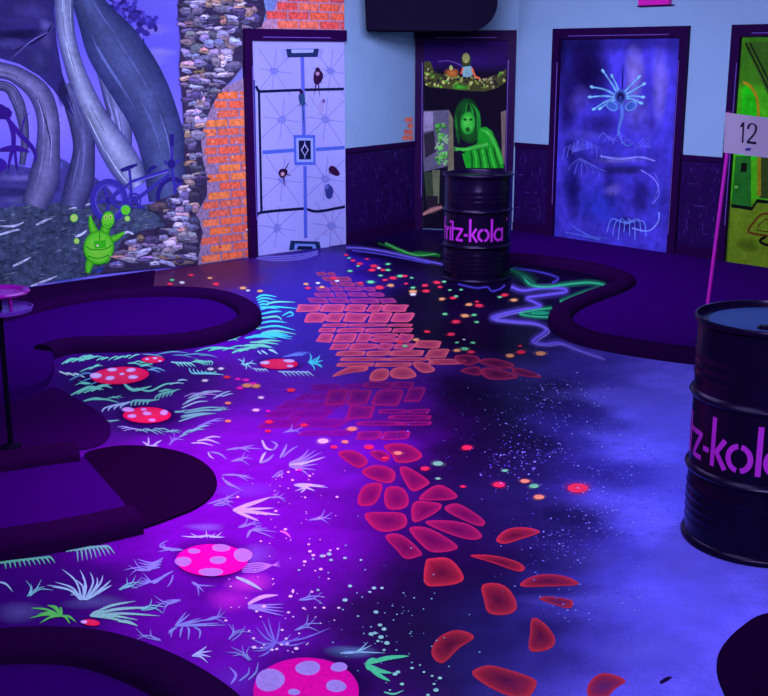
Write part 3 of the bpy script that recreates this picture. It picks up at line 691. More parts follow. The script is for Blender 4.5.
# round mat at the bottom right
mh = floor_path([(768, 616), (741, 630), (722, 650), (716.5, 668), (722, 690), (738, 714), (790, 745), (870, 735), (915, 690), (890, 640), (830, 612)], 6, True)
bm = bmesh.new(); prism(bm, mh, 0.0, 0.012)
tag(mesh_obj('floor_mat', bm, M_MAT), 'dark round mat cut off by the bottom right corner', 'mat', 'carpet mats')

# ================================================================== DRUMS
RD, HD = 0.2925, 0.88
class Glyphs(Brush):
    pass
def drum(x, y, face, label, lidmat):
    "a steel drum; face is the plan angle of the place where the letter k begins"
    root = tag(empty('oil_drum', (x, y, 0)), label, 'oil drum', 'black oil drums with pink lettering')
    c = (x, y, 0)
    prof = [(RD - .012, 0.0), (RD - .002, .003), (RD, .012), (RD - .003, .022), (RD - .014, .03)]
    for z0 in (.08, .115, .15, .185, .22):
        prof += [(RD - .014, z0 - .012), (RD - .010, z0), (RD - .014, z0 + .012)]
    prof += [(RD - .014, .27), (RD - .014, .60)]
    for z0 in (.66, .70, .74):
        prof += [(RD - .014, z0 - .012), (RD - .010, z0), (RD - .014, z0 + .012)]
    prof += [(RD - .014, HD - .03), (RD - .014, HD - .02)]
    bm = bmesh.new(); lathe(bm, prof, 96, c); mesh_obj('body', bm, M_DRUM, root, True)
    for z0 in (.295, .585):
        bm = bmesh.new(); lathe(bm, [(RD - .015, z0 - .018), (RD - .004, z0 - .010), (RD + .001, z0), (RD - .004, z0 + .010), (RD - .015, z0 + .018)], 96, c, False)
        mesh_obj('hoop', bm, M_DRUM, root, True)
    bm = bmesh.new()
    lathe(bm, [(RD - .014, HD - .024), (RD, HD - .018), (RD + .002, HD - .008), (RD - .002, HD), (RD - .010, HD + .001), (RD - .013, HD - .006), (RD - .015, HD - .022)], 96, c, False)
    mesh_obj('rim', bm, M_DRUM, root, True)
    bm = bmesh.new(); lathe(bm, [(RD - .0145, HD - .024), (RD - .0145, HD - .020), (RD - .05, HD - .0205), (RD - .06, HD - .018), (.01, HD - .018)], 72, c)
    lid = mesh_obj('lid', bm, lidmat, root, True)
    bm = bmesh.new(); lathe(bm, [(.026, 0), (.026, .008), (.016, .009), (.016, .013)], 20, (x + .15 * math.cos(face + .5), y + .15 * math.sin(face + .5), HD - .018))
    mesh_obj('bung', bm, M_DRUM, lid, True)
    R = RD - .0125
    def to(a, z, layer):
        t = face + a / R
        return Vector((x + R * math.cos(t), y + R * math.sin(t), z))
    def arc(cx, cy, r, a0, a1, n=22): return [(cx + r * math.cos(math.radians(a0 + (a1 - a0) * i / n)), cy + r * math.sin(math.radians(a0 + (a1 - a0) * i / n))) for i in range(n + 1)]
    zb, xh, asc, w = .345, .112, .188, .020
    def strokes(name, lst):
        b = Brush(to)
        for p in lst:
            q = []
            for (ax, ay), (bx, by) in zip(p, p[1:]):
                m = max(1, int(math.hypot(bx - ax, by - ay) / .012))
                q += [(ax + (bx - ax) * i / m, ay + (by - ay) * i / m) for i in range(m)]
            q.append(p[-1])
            b.stroke([(u, zb + v) for u, v in q], w, (1, 1, 1), 0, 1, None, None, False)
        b.build(name, M_LETTER, root)
    r = xh / 2 - w / 2; S_ = lambda dx, l: [[((u + dx) * (.9 if u + dx > 0 else 1), v) for u, v in p] for p in l]
    k0 = 0.0
    strokes('lettering', sum([
        S_(-.300, [[(.02, 0), (.02, asc - .03), (.027, asc - .014), (.042, asc - .008)], [(.0, xh - .01), (.042, xh - .01)]]),
        S_(-.246, [[(.01, 0), (.01, xh)], [(.020, xh - .03), (.030, xh - .014), (.046, xh - .009)]]),
        S_(-.190, [[(.01, 0), (.01, xh)], [(.01, xh + .030), (.01, xh + .052)]]),
        S_(-.164, [[(.01, 0), (.01, xh + .05)], [(.018, xh - .01), (.044, xh - .01)]]),
        S_(-.116, [[(.0, xh - .01), (.062, xh - .01), (.004, .010), (.066, .010)]]),
        S_(-.040, [[(.0, xh * .48), (.032, xh * .48)]]),
        S_(.004, [[(.01, 0), (.01, asc)], [(.024, .052), (.068, xh)], [(.030, .058), (.074, 0)]]),
        S_(.080, [arc(.056, xh / 2, r, 98, 260), arc(.056, xh / 2, r, -80, 82)]),
        S_(.204, [[(.01, 0), (.01, asc)]]),
        S_(.236, [arc(.052, xh / 2, r, 34, 326, 30), [(.096, 0), (.096, xh)]]),
    ], []))
    b = Brush(to)
    w2 = arc(.365, zb + asc - .014, .010, 0, 360, 18); b.stroke(w2, .004, (1, 1, 1), 0, 1, None, None, False)
    b.stroke([(.362, zb + asc - .02), (.362, zb + asc - .008), (.368, zb + asc - .011)], .003, (1, 1, 1), 0, 1, None, None, False)
    b.build('registered_mark', M_LETTER, root)
    return root
def facing(x, y, deg):
    "plan angle of the drum's side that looks at the camera, turned by deg (to the right in the photo)"
    return math.atan2(-y, -x) + math.radians(deg)
drum(.777, 9.554, facing(.777, 9.554, -14), 'black oil drum standing in front of the green ghost door', M_DRUM)
drum(1.452, 4.153, facing(1.452, 4.153, -43), 'black oil drum with blue lid cut off by the right edge', M_LID)

# ================================================================== FLAG 12
fb = fl(703, 346); fb.z = 0.0235
def at_depth(px, py, y):
    d = ray(px, py); t = y / d.y
    return CAM + d * t
ptop = at_depth(728.5, 112, fb.y); pmid = at_depth(727, 155, fb.y)
FG = tag(empty('golf_flag', fb), 'white flag numbered 12 on a magenta pole behind the nearer oil drum', 'golf flag')
bm = bmesh.new(); tube(bm, [fb, at_depth(708, 302, fb.y), pmid, ptop], 0.0115, 12); mesh_obj('pole', bm, M_POLE, FG, True)
bm = bmesh.new(); lathe(bm, [(.055, 0), (.055, .004), (.02, .012), (.012, .014)], 28, tuple(fb)); mesh_obj('cup', bm, M_BLACK, FG, True)
# the cloth waves a little along its length
fo = at_depth(723.5, 152.5, fb.y - .012); ft = at_depth(725.5, 112.5, fb.y - .012); fe = at_depth(792, 161, fb.y - .012)
def cloth(u, v, off=0.0):
    p = fo + (fe - fo) * u + (ft - fo) * v
    return p + Vector((0, -off - .012 * math.sin(u * 7.0) * u, 0))
bm = bmesh.new(); nu, nv = 24, 8
for o in (0.0, -0.0016):
    g = [[bm.verts.new(cloth(i / nu, j / nv, o)) for j in range(nv + 1)] for i in range(nu + 1)]
    for i in range(nu):
        for j in range(nv): bm.faces.new((g[i][j], g[i + 1][j], g[i + 1][j + 1], g[i][j + 1]))
CL = mesh_obj('cloth', bm, M_FLAG, FG, True)
b = Brush(lambda u, v, l: cloth(u, v, 0.0015))
def fs(pts, w): b.stroke([tuple(p) for p in pts], w, (1, 1, 1), 0, 4, None, None, False)
fs([(.220, .70), (.235, .71), (.262, .80)], .035); 
b.poly([(.252, .30), (.277, .30), (.277, .82), (.252, .82)], (1, 1, 1))
q = [(.335, .66), (.345, .76), (.395, .81), (.445, .76), (.450, .66), (.425, .55), (.375, .43), (.335, .345)]
b.stroke(smooth2(q, 4), .032, (1, 1, 1), 0, 1, None, None, False)
b.poly([(.325, .30), (.465, .30), (.465, .365), (.325, .365)], (1, 1, 1))
b.build('number', M_INK, CL)
b = Brush(lambda u, v, l: cloth(u, v, 0.0015))
b.ell(.345, .15, .038, .042, tuple(alb(60, 70, 190)), 0, .1, 16, None, .5, .1); b.poly([(.31, .16), (.36, .2), (.40, .19), (.38, .14)], alb(60, 70, 190))
b.build('emblem', M_FLAT, CL)

# ================================================================== TRAY STAND at the left
tb = fl(11, 447, .01)
TS = tag(empty('tray_stand', tb), 'two tier round magenta acrylic tray on a thin black pole', 'tray stand')
zu = at_depth(0, 293, tb.y).z; zl = at_depth(0, 311, tb.y).z
bm = bmesh.new(); tube(bm, [tb, tb + Vector((0, 0, zu - tb.z - .004))], .0125, 14); mesh_obj('pole', bm, M_BLACK, TS, True)
bm = bmesh.new(); lathe(bm, [(.05, 0), (.05, .006), (.02, .012), (.0126, .02)], 28, tuple(tb)); mesh_obj('base', bm, M_BLACK, TS, True)
bm = bmesh.new(); lathe(bm, [(.013, -.004), (.126, -.004), (.146, .0), (.151, .018), (.146, .020), (.138, .008), (.013, .006)], 56, (tb.x, tb.y, zl), False); mesh_obj('lower_tray', bm, M_ACRY2, TS, True)
bm = bmesh.new(); lathe(bm, [(.014, -.004), (.134, -.004), (.143, .006), (.134, .014), (.112, .012), (.104, .004), (.014, .004)], 56, (tb.x, tb.y, zu), False); mesh_obj('upper_tray', bm, M_ACRY, TS, True)
for t in (-40, 80, 200):
    px_, py_ = tb.x + .10 * math.cos(math.radians(t)), tb.y + .10 * math.sin(math.radians(t))
    bm = bmesh.new(); tube(bm, [(px_, py_, zl + .006), (px_, py_, zu - .003)], .007, 10); mesh_obj('post', bm, M_ACRY, TS, True)

# ================================================================== HANGING UNIT and WALL SIGN
yu = 11.35
def upt(px, py): 
    p = at_depth(px, py, yu); return p.x, p.z
xl, zbt = upt(364, 31); xr, _ = upt(497, 31); ztop = 2.60
HU = tag(empty('air_conditioner', ((xl + xr) / 2, yu, zbt)), 'wide black rounded unit hanging above the green ghost door', 'wall unit')
r1, r2 = .02, .26
out = [(xl, ztop), (xl + .02, zbt + r1)] + [(xl + .02 + r1 - r1 * math.cos(t), zbt + r1 - r1 * math.sin(t)) for t in (.5, 1.0, 1.57)]
out += [(xr - r2 + r2 * math.sin(k * PI / 20), zbt + r2 - r2 * math.cos(k * PI / 20)) for k in range(11)] + [(xr, ztop)]
bm = bmesh.new()
fr = [bm.verts.new((x, yu, z)) for x, z in out]; bk = [bm.verts.new((x, yu + .34, z)) for x, z in out]
bm.faces.new(fr); bm.faces.new(bk[::-1])
for i in range(len(out)): bm.faces.new((fr[i], bk[i], bk[(i + 1) % len(out)], fr[(i + 1) % len(out)]))
bmesh.ops.bevel(bm, geom=[e for e in bm.edges if all(abs(v.co.y - yu) < 1e-4 for v in e.verts)], offset=.015, segments=3, affect='EDGES')
mesh_obj('housing', bm, M_BLACK, HU, True)
bm = bmesh.new()
for i in range(9):
    box(bm, Vector((xl + .12, yu + .05 + i * .026, zbt - .006)), Vector((.80, 0, 0)), Vector((0, .012, 0)), Vector((0, 0, .0058)))
mesh_obj('vent_grille', bm, M_BLACK, HU)
for x in (xl + .25, xr - .3):
    bm = bmesh.new(); tube(bm, [(x, yu + .17, ztop - .01), (x, yu + .17, HC)], .012, 10); mesh_obj('hanger', bm, M_BLACK, HU, True)

sx0, szb = WR.su(641, 7); sx1, _ = WR.su(672, 4.5)
SG = tag(empty('exit_sign', WR.at((sx0 + sx1) / 2, szb, 0)), 'small magenta box high on the wall above the violet plant door', 'sign')
bm = bmesh.new(); wall_box(bm, WR, sx0, sx1, szb + .012, szb + .19, .002, .055)
bmesh.ops.bevel(bm, geom=list(bm.edges), offset=.008, segments=2, affect='EDGES'); mesh_obj('housing', bm, M_SIGN, SG, True)
bm = bmesh.new(); wall_box(bm, WR, sx0 - .012, sx1 + .03, szb, szb + .011, .002, .045); mesh_obj('bottom_rail', bm, M_FRAME, SG)

# ================================================================== WAINSCOT
WZ = .94
_ti = [0]
def wainscot(P, x0, x1, label):
    _ti[0] += 1
    root = empty('trim_%d' % _ti[0], P.at((x0 + x1) / 2, 0, 0)); tag(root, label, kind='structure')
    bm = bmesh.new(); wall_box(bm, P, x0, x1, 0.0, WZ - .045, .001, .016); pn = mesh_obj('panelling', bm, M_WOOD, root)
    bm = bmesh.new(); wall_box(bm, P, x0, x1, WZ - .045, WZ, .001, .030); mesh_obj('rail', bm, M_FRAME, root)
    bm = bmesh.new(); wall_box(bm, P, x0, x1, 0.0, .11, .0161, .026); mesh_obj('skirting', bm, M_FRAME, root)
    # worn pale scratches in the varnish
    b = Brush(lambda s, z, l: P.at(s, z, .0165 + .0003 * l))
    n = int((x1 - x0) * 230)
    for i in range(n):
        s, z = random.uniform(x0 + .02, x1 - .02), random.uniform(.13, WZ - .07)
        l = random.uniform(.01, .08) * (1 if random.random() < .8 else 2)
        v = random.random()
        c = alb(*random.choice([(70, 30, 140), (60, 40, 150), (90, 60, 190), (50, 20, 110), (44, 14, 100)]))
        e = (s + random.uniform(-.008, .008), z + l) if v < .8 else (s + l, z + random.uniform(-.004, .004))
        if e[1] > WZ - .05 or e[0] > x1: continue
        b.stroke([(s, z), e], random.uniform(.003, .007), c, 0, 2)
    # two panel outlines
    m = max(1, round((x1 - x0) / .42)); wd = (x1 - x0) / m
    for k in range(m):
        a, c_ = x0 + k * wd + .08, x0 + (k + 1) * wd - .08
        if c_ - a > .1:
            for l in ([(a, .2), (a, .78)], [(c_, .2), (c_, .78)], [(a, .78), (c_, .78)], [(a, .2), (c_, .2)]): b.stroke(l, .006, alb(38, 12, 96), 1, 2, None, None, False)
    b.build('scratches', M_FDET, pn, P.n)
d2x0, d2x1 = .085, WM.len - .012
wainscot(WS, 0.0, WS.len, 'dark wood wainscot below the plain pale wall left of the ghost door')
r_d3a, r_d3b = WR.su(552.0, 130)[0], WR.su(684.5, 130)[0]
r_d4a = WR.su(730, 90)[0]
wainscot(WR, 0.02, r_d3a - .004, 'narrow dark wainscot between the ghost door and the violet plant door')
wainscot(WR, r_d3b + .004, r_d4a - .004, 'scratched dark wainscot between the violet plant door and the green corridor door')
tag(bpy.data.objects['trim_1'], None)

# ================================================================== DOORS
FT = 2.075; FW = .085
def door(name, P, x0, x1, zt, label, left=True, right=True):
    root = empty(name, P.at((x0 + x1) / 2, 0, 0)); tag(root, label, kind='structure')
    bm = bmesh.new()
    if left: wall_box(bm, P, x0, x0 + FW, 0, zt, .001, .045)
    if right: wall_box(bm, P, x1 - FW, x1, 0, zt, .001, .045)
    wall_box(bm, P, x0 + (FW if left else 0), x1 - (FW if right else 0), zt - FW - .015, zt, .001, .045)
    fr_ = mesh_obj('frame', bm, M_FRAME, root)
    a, b_ = x0 + (FW if left else 0) + .002, x1 - (FW if right else 0) - .002
    bm = bmesh.new(); wall_box(bm, P, a, b_, .008, zt - FW - .017, .001, .006); mesh_obj('leaf', bm, M_FRAME, root)
    bm = bmesh.new()
    if left: wall_box(bm, P, x0 + FW - .012, x0 + FW - .006, .35, zt - .32, .0451, .049)
    wall_box(bm, P, x0 + .2, x1 - .2, zt - .075, zt - .069, .0451, .049)
    if right: wall_box(bm, P, x1 - FW + .008, x1 - FW + .013, .2, zt - .3, .0451, .049)
    mesh_obj('edge_strip', bm, M_STRIP, fr_)
    return root, a, b_, zt - FW - .017
M_STRIP = plain('edge_strip', alb(95, 70, 200), .3, scale=20, var=.2)

def quad(P, a, b_, z0, z1, cols, brush, layer=0, nu=10, nv=18):
    "a printed sheet with its own colour gradients; cols(u, v) gives the ink"
    pts = [(a + (b_ - a) * i / nu, z0 + (z1 - z0) * j / nv) for j in range(nv + 1) for i in range(nu + 1)]
    fs_ = [(j * (nu + 1) + i, j * (nu + 1) + i + 1, (j + 1) * (nu + 1) + i + 1, (j + 1) * (nu + 1) + i) for j in range(nv) for i in range(nu)]
    old = brush.to
    brush.to = lambda s, z, l: P.at(s, z, .0075 + .0006 * l)
    brush._add(pts, fs_, [cols(i / nu, j / nv) for j in range(nv + 1) for i in range(nu + 1)], layer)
    brush.to = old

# ---- door 1, white star pattern
d1a = WL.su(244.6, 140)[0]; d1b = WL.len - .003
D1_, a, b_, zt = door('door_1', WL, d1a, d1b, 2.05, 'dark framed door with a white and blue star pattern seen from above', True, False)
B = Brush(on_wall(WL, .0075))
WHT, LINE, BAR, INK_ = alb(136, 134, 240), alb(84, 82, 186), alb(44, 58, 150), alb(14, 16, 62)
quad(WL, a, b_, .008, zt, lambda u, v: tuple(x * (0.94 + .06 * math.sin(6 * u + 3 * v)) for x in WHT), B)
for x, y in [(274, 71), (330.5, 71), (282, 119.5), (325.5, 119.5), (282.5, 180), (325.5, 179), (277, 228), (331.5, 226)]:
    for k in range(8):
        t = k * PI / 4 + .12
        l = 27 if k % 2 else 19
        B.stroke([(x, y), (min(max(x + l * math.cos(t), 259), 344), min(max(y + l * 1.15 * math.sin(t), 49), 247))], .5, LINE, 1, 1, None, None, False)
    B.soft(x, y, 5, 5, alb(110, 115, 230), .9, 2)
for y0, y1 in [(48.6, 47.8), (91, 89.5), (212, 207)]: pass
B.stroke([(256, 86), (258.5, 91), (262, 91.5), (300, 90), (344, 89)], 2.8, INK_, 3, 3, None, None, False)
B.stroke([(257, 217), (261, 212.5), (298, 209), (306, 209), (318, 211.5), (345, 206.6)], 2.8, INK_, 3, 3, None, None, False)
B.stroke([(259, 92), (261.5, 212)], 2.4, INK_, 3, 1, None, None, False); B.stroke([(254.2, 80), (257, 217)], 1.6, BAR, 3, 1, None, None, False)
B.poly([(262.5, 150.5), (294, 148.3), (294, 152), (262.5, 154.3)], alb(60, 82, 205), 3); B.poly([(316, 147.6), (344.6, 145.8), (344.6, 149.4), (316, 151.4)], alb(60, 82, 205), 3)
B.stroke([(302.3, 57), (304, 135)], 3.6, alb(70, 78, 205), 3, 1, None, None, False); B.stroke([(305, 166), (305.7, 238)], 3.4, alb(62, 76, 205), 3, 1, None, None, False)
B.poly([(293.6, 135), (315.2, 135), (315.6, 165), (294.4, 165)], alb(58, 78, 205), 4); B.poly([(296, 138), (313, 138), (313.4, 162), (296.6, 162)], alb(120, 130, 240), 5); B.poly([(298.6, 140.5), (310.6, 140.5), (311, 159.5), (299, 159.5)], INK_, 6)
B.stroke([(304.8, 144.5), (308.2, 150), (304.8, 155.6), (301.4, 150), (304.8, 144.5)], .9, alb(150, 150, 245), 7, 1, None, None, False)
B.stroke([(304.7, 141.5), (304.8, 144.5)], .8, alb(130, 130, 240), 7, 1, None, None, False); B.stroke([(304.8, 155.6), (304.9, 158.5)], .8, alb(130, 130, 240), 7, 1, None, None, False)
B.poly([(286, 49), (319, 48.6), (317.5, 57), (287.5, 57.4)], alb(24, 36, 92), 4); B.poly([(291, 49.5), (314, 49.2), (313, 52.6), (292, 53)], alb(130, 140, 235), 5)
B.poly([(281, 49), (286, 49), (287.5, 58.6), (284, 60)], alb(120, 120, 230), 3); B.poly([(319, 48.6), (324, 48.6), (321, 60), (317.5, 58.4)], alb(120, 120, 230), 3)
B.poly([(290.6, 240.6), (319.4, 241.6), (321, 248.6), (289, 250.4)], alb(18, 34, 88), 4); B.poly([(295, 243.6), (315, 244.2), (316.5, 248.4), (294, 249.6)], alb(90, 110, 220), 5); B.poly([(298, 246), (312, 246.4), (313, 248.6), (297, 249.4)], INK_, 6)
for x0, x1 in [(281, 290.6), (319.4, 329)]: B.poly([(x0, 236), (x1, 236), (x1, 248), (x0, 249)], alb(132, 134, 240), 2)
def mini(x, y, rx, ry, rot, c, arms=(), head=None):
    B.ell(x, y, rx, ry, c, 8, rot, 14, None, .5, .12)
    for e in arms: B.stroke([(x, y), e], 1.9, c, 8, 2)
    if head: B.ell(head[0], head[1], 1.9, 2.1, head[2], 9, 0, 10)
PLUM = alb(38, 12, 60)
mini(318, 77, 5.4, 7, 0, PLUM, [(313.4, 97), (319.6, 97.4), (314, 84), (322.5, 84)], (317.6, 73.6, alb(150, 110, 180))); B.ell(317.6, 69.6, 2.4, 2.4, PLUM, 9, 0, 10)
mini(302, 99, 3, 8, -.15, alb(34, 56, 120), [(308, 107), (304.6, 132), (299, 108)], (301.4, 92, PLUM))
mini(321, 107, 3.4, 5, .2, alb(130, 120, 205), [(316.5, 118.6), (320, 118), (318, 104)], (323.5, 101, alb(90, 70, 150)))
mini(283, 173, 4, 5.4, .3, PLUM, [(290, 161), (284.6, 188), (292, 176)], (282.6, 174, alb(160, 120, 170)))
mini(334, 171, 6, 4.2, .5, PLUM, [(340, 174), (328, 173), (331, 165)]); mini(329, 191.5, 4.6, 7, -.25, alb(36, 44, 130), [(334, 199), (324, 184)], (327, 187, alb(70, 80, 190)))
B.build('printed_picture', M_FLAT, D1_, WL.n)

# ---- door 2, green ghost
D2_, a, b_, zt = door('door_2', WM, d2x0 - .085, d2x1, 2.07, 'dark framed door with a glowing green long haired ghost')
B = Brush(on_wall(WM, .0075))
def c2(u, v):
    if v > .86: return alb(32, 8, 92)
    if v > .5: return alb(8, 2, 26)
    return alb(13, 8, 34)
quad(WM, a, b_, .008, zt, c2, B)
B.poly([(421, 57), (424, 62), (430, 61), (434, 71), (441, 75), (449, 71), (458, 75), (465, 79), (480, 80), (492, 76), (499, 73), (506.5, 69), (506, 82), (497, 88), (485, 91.5), (470, 91), (455, 89.5), (440, 88), (428, 87), (423, 78)], alb(60, 62, 34), 1)
for i in range(130):
    x = random.uniform(422, 506)
    lo = 59 + (x - 421) * .9 if x < 436 else 73 + (x - 436) * .08 if x < 490 else 77 - (x - 490) * .5
    y = random.uniform(lo + 1, 89 - abs(x - 468) * .08)
    B.ell(x, y, random.uniform(.7, 2.4), random.uniform(.6, 1.7), alb(*random.choice([(176, 178, 110), (120, 130, 60), (90, 150, 50), (60, 60, 40), (30, 26, 40), (150, 140, 120), (24, 20, 40)])), 2, random.random() * 3, 7)
B.soft(452, 73, 9, 5, alb(230, 110, 60), .9, 3); B.soft(460, 87, 9, 3.6, alb(60, 200, 50), .7, 3)
B.stroke([(438, 61.5), (450, 61), (462, 66)], .9, alb(90, 60, 170), 2, 3, None, None, False)
B.ell(451, 68, 1.8, 2.6, alb(170, 180, 120), 4, 0, 10); B.ell(466, 60, 5, 7.4, alb(40, 50, 30), 4, 0, 16); B.ell(466, 58, 3.6, 5.2, alb(140, 140, 96), 5, 0, 14)
B.poly([(462, 67), (471, 66), (474, 73), (470, 77), (463, 77)], alb(110, 150, 185), 4); B.stroke([(472, 68), (475, 76), (480, 78.5)], 2, alb(220, 90, 70), 5, 3, None, None, False); B.stroke([(463, 68), (461, 74)], 1.6, alb(210, 80, 60), 5, 1, None, None, False)
B.poly([(421.5, 111), (449, 110), (448, 166), (424, 172)], alb(82, 78, 122), 1); B.poly([(422, 112), (433, 111.5), (433, 130), (423, 132)], alb(130, 118, 185), 2)
B.poly([(424, 134), (434, 131), (436, 152), (425, 158)], alb(40, 34, 60), 2)
for i in range(60): B.ell(random.uniform(436, 446.5), random.uniform(124, 166), random.uniform(.8, 2), random.uniform(1, 3), alb(*random.choice([(60, 150, 60), (90, 190, 90), (110, 150, 120), (40, 100, 50)])), 3, random.random() * 3, 7)
B.poly([(501, 112), (506.5, 110), (506, 168), (502, 160)], alb(104, 86, 100), 1)
B.poly([(449, 110), (453, 118), (454, 170), (448, 172)], alb(100, 96, 90), 1)
# the ghost: wild hair, face, long arm and torn robe
B.ell(468, 121, 14, 22, alb(14, 84, 30), 3, -.05, 26, alb(8, 44, 20), .6, .06)
for k in range(34):
    dx = random.uniform(-1, 1); dl = random.uniform(134, 147) - 8 * (1 - abs(dx))
    if abs(dx) < .45: dl = random.uniform(112, 118)
    x0 = 468.5 + dx * 4
    B.stroke([(x0, 101.5 + abs(dx) * 3), (468.5 + dx * 11, 110 + abs(dx) * 2), (468.5 + dx * 13.5 + random.uniform(-1, 1), 122), (468.5 + dx * 12 + random.uniform(-2.4, 2.4), dl)], random.uniform(1.6, 3), alb(*random.choice([(18, 96, 36), (24, 126, 48), (10, 60, 24), (8, 44, 18)])), 4, 4)
B.ell(468, 123, 7.4, 11.5, alb(60, 225, 70), 5, .05, 22, alb(18, 130, 40), .5)
B.ell(465, 119.5, 1.6, 1.3, alb(8, 60, 20), 6, 0, 8); B.ell(471, 119.5, 1.6, 1.3, alb(8, 60, 20), 6, 0, 8); B.ell(467.8, 129.5, 2.2, 2.6, alb(10, 80, 26), 6, 0, 10); B.stroke([(468, 120), (467.2, 125)], 1.1, alb(120, 250, 120), 6, 2)
B.poly([(479, 128), (486, 127), (492, 131), (497, 143), (501, 155), (504, 168), (466, 168), (462, 154), (470, 150), (478, 142)], alb(18, 140, 36), 4)
B.stroke([(481, 130), (489, 134), (497, 150), (502, 164)], [2, 6, 6, 4], alb(60, 235, 70), 5, 5, None, alb(16, 120, 34))
for k in range(7): B.stroke([(470 + k * 4, 150 - k * .4), (472 + k * 4, 158), (472 + k * 4.6, 168)], 1.8, alb(*((50, 220, 60) if k % 2 else (8, 80, 24))), 6, 4, None, None, False)
B.stroke([(488, 144), (476, 147), (466, 149.5), (457, 148.6)], [5, 5, 4.2, 2.6], alb(70, 240, 80), 7, 4, None, alb(18, 130, 40))
for e in [(453, 146.6), (452, 149), (453.6, 151), (456, 152)]: B.stroke([(459, 149), e], 1.3, alb(80, 240, 90), 7, 2)
for x0, y0, x1, y1, c in [(424, 172, 436, 200, (44, 56, 50)), (432, 170, 440, 204, (84, 92, 84)), (426, 196, 438, 214, (30, 22, 44))]:
    B.poly([(x0, y0), (x1, y0), (x1 - 1, y1), (x0 + 2, y1)], alb(*c), 2)
B.stroke([(423, 214.5), (432, 210), (442, 207)], [3, 6, 4], alb(176, 120, 140), 4, 4, None, alb(60, 40, 70))
B.build('printed_picture', M_PRINT, D2_, WM.n)

# ---- door 3, violet plant
D3_, a, b_, zt = door('door_3', WR, r_d3a, r_d3b, FT, 'dark framed door with a misty violet picture of a tendrilled plant')
B = Brush(on_wall(WR, .0075))
def c3(u, v):
    d = (v - .78) * 2.5; dark = max(0, min(1, (0.45 - u) * 2.2)) * max(0, min(1, (v - .55) * 3))
    base = Vector(alb(62, 52, 214)) * (1 - .8 * dark)
    base *= 1 + .5 * math.exp(-((u - .55) / .12) ** 2) * max(0, (v - .5) * 2) + .5 * math.exp(-((u - .86) / .12) ** 2) * max(0, (v - .4) * 2)
    if v > .93: base *= .5
    base *= .72 + .28 * math.sin(u * 9 + v * 4) ** 2
    return tuple(base)
quad(WR, a, b_, .008, zt, c3, B, 0, 16, 26)
for x, y, rx, ry, c, al in [(588, 74, 26, 36, (20, 6, 74), .9), (568, 110, 10, 26, (30, 16, 110), .7), (600, 125, 22, 14, (34, 20, 120), .5), (634, 110, 16, 26, (108, 96, 250), .6), (580, 60, 14, 18, (30, 10, 96), .7), (634, 75, 13, 32, (132, 118, 255), .85), (660, 85, 11, 40, (124, 110, 255), .8), (580, 100, 14, 16, (96, 80, 240), .4), (600, 205, 28, 24, (46, 60, 235), .6), (572, 190, 12, 30, (18, 14, 100), .75), (640, 195, 10, 30, (24, 18, 110), .6), (610, 185, 8, 26, (28, 24, 120), .5), (655, 205, 10, 30, (66, 66, 240), .6),
                            (625, 170, 30, 6, (34, 30, 110), .8), (618, 160, 34, 4, (120, 110, 250), .6), (588, 160, 22, 14, (40, 32, 150), .5), (630, 225, 22, 10, (30, 24, 130), .5), (570, 150, 8, 14, (20, 8, 80), .6), (645, 130, 20, 12, (86, 70, 235), .5), (585, 135, 24, 7, (88, 80, 230), .4), (613, 190, 10, 8, (120, 105, 255), .5)]:
    B.soft(x, y, rx, ry, alb(*c), al, 1)
TEN, TEN2 = alb(118, 178, 255), alb(70, 110, 220)
pc = (620, 98)
for e, m in [((603, 71), (612, 84)), ((592, 87), (606, 90)), ((590, 97), (605, 96)), ((594, 109), (607, 101)), ((600, 108.5), (610, 102)), ((639, 77), (628, 88)), ((644, 84), (632, 91)), ((643, 97), (632, 96)), ((641, 103), (632, 99)), ((612, 76), (617, 86))]:
    B.stroke([pc, m, e], [3.4, 2.2, 1.6], TEN, 3, 5, None, TEN2); B.ell(e[0], e[1], 2.4, 1.5, TEN, 4, math.atan2(e[1] - pc[1], e[0] - pc[0]), 10)
B.stroke([(622, 92), (622.6, 78), (623, 64)], 2, alb(24, 16, 90), 3, 3)
for x, sgn in [(612, 1), (631, -1)]: B.ell(x, 106, 6.6, 4.6, alb(60, 86, 210), 4, sgn * .5, 16, alb(100, 150, 245), .6)
B.ell(620.5, 97, 6, 7.6, alb(20, 14, 80), 5, 0, 18, alb(70, 96, 210), .5); B.ell(620.5, 99, 2.0, 3.4, alb(40, 50, 150), 6, 0, 10)
B.stroke([(621.5, 104), (622, 116), (619, 128), (618, 136)], [6, 5, 3, 2], alb(84, 110, 225), 3, 5, None, alb(50, 60, 180))
B.stroke([(619, 130), (622, 141), (628, 146), (634, 142)], 2.2, TEN2, 3, 5)
def curl(pts, w=1.3, c=(84, 84, 226)): B.stroke(pts, w * .7, alb(*c), 3, 5, None, None, False)
for i in range(9):
    x0 = 562 + i * 4.4
    curl([(574, 152), (566 + i * 4, 138 + abs(i - 4) * 2.2), (562 + i * 5, 147 + abs(i - 4) * 3.4)], 1.1)
for i in range(7): curl([(580, 158), (572 + i * 5, 164 + i), (568 + i * 6.4, 171 + (i % 3) * 3)], 1)
for i in range(6): curl([(598 + i * 5, 138 + (i % 2) * 5), (604 + i * 5, 133 + (i % 3) * 3), (610 + i * 4, 141 + (i % 2) * 3)], 1.1)
for i in range(5): curl([(634 + i * 3, 150 - i), (642 + i * 2, 140 + i * 2), (650, 138 + i * 2)], 1)
curl([(600, 156), (620, 159), (640, 157), (655, 161)], 2.4, (120, 120, 255)); curl([(641, 170), (655, 180), (659, 194), (652, 204)], 1.6, (110, 100, 250)); curl([(654, 172), (659, 184), (654, 200)], 1.1)
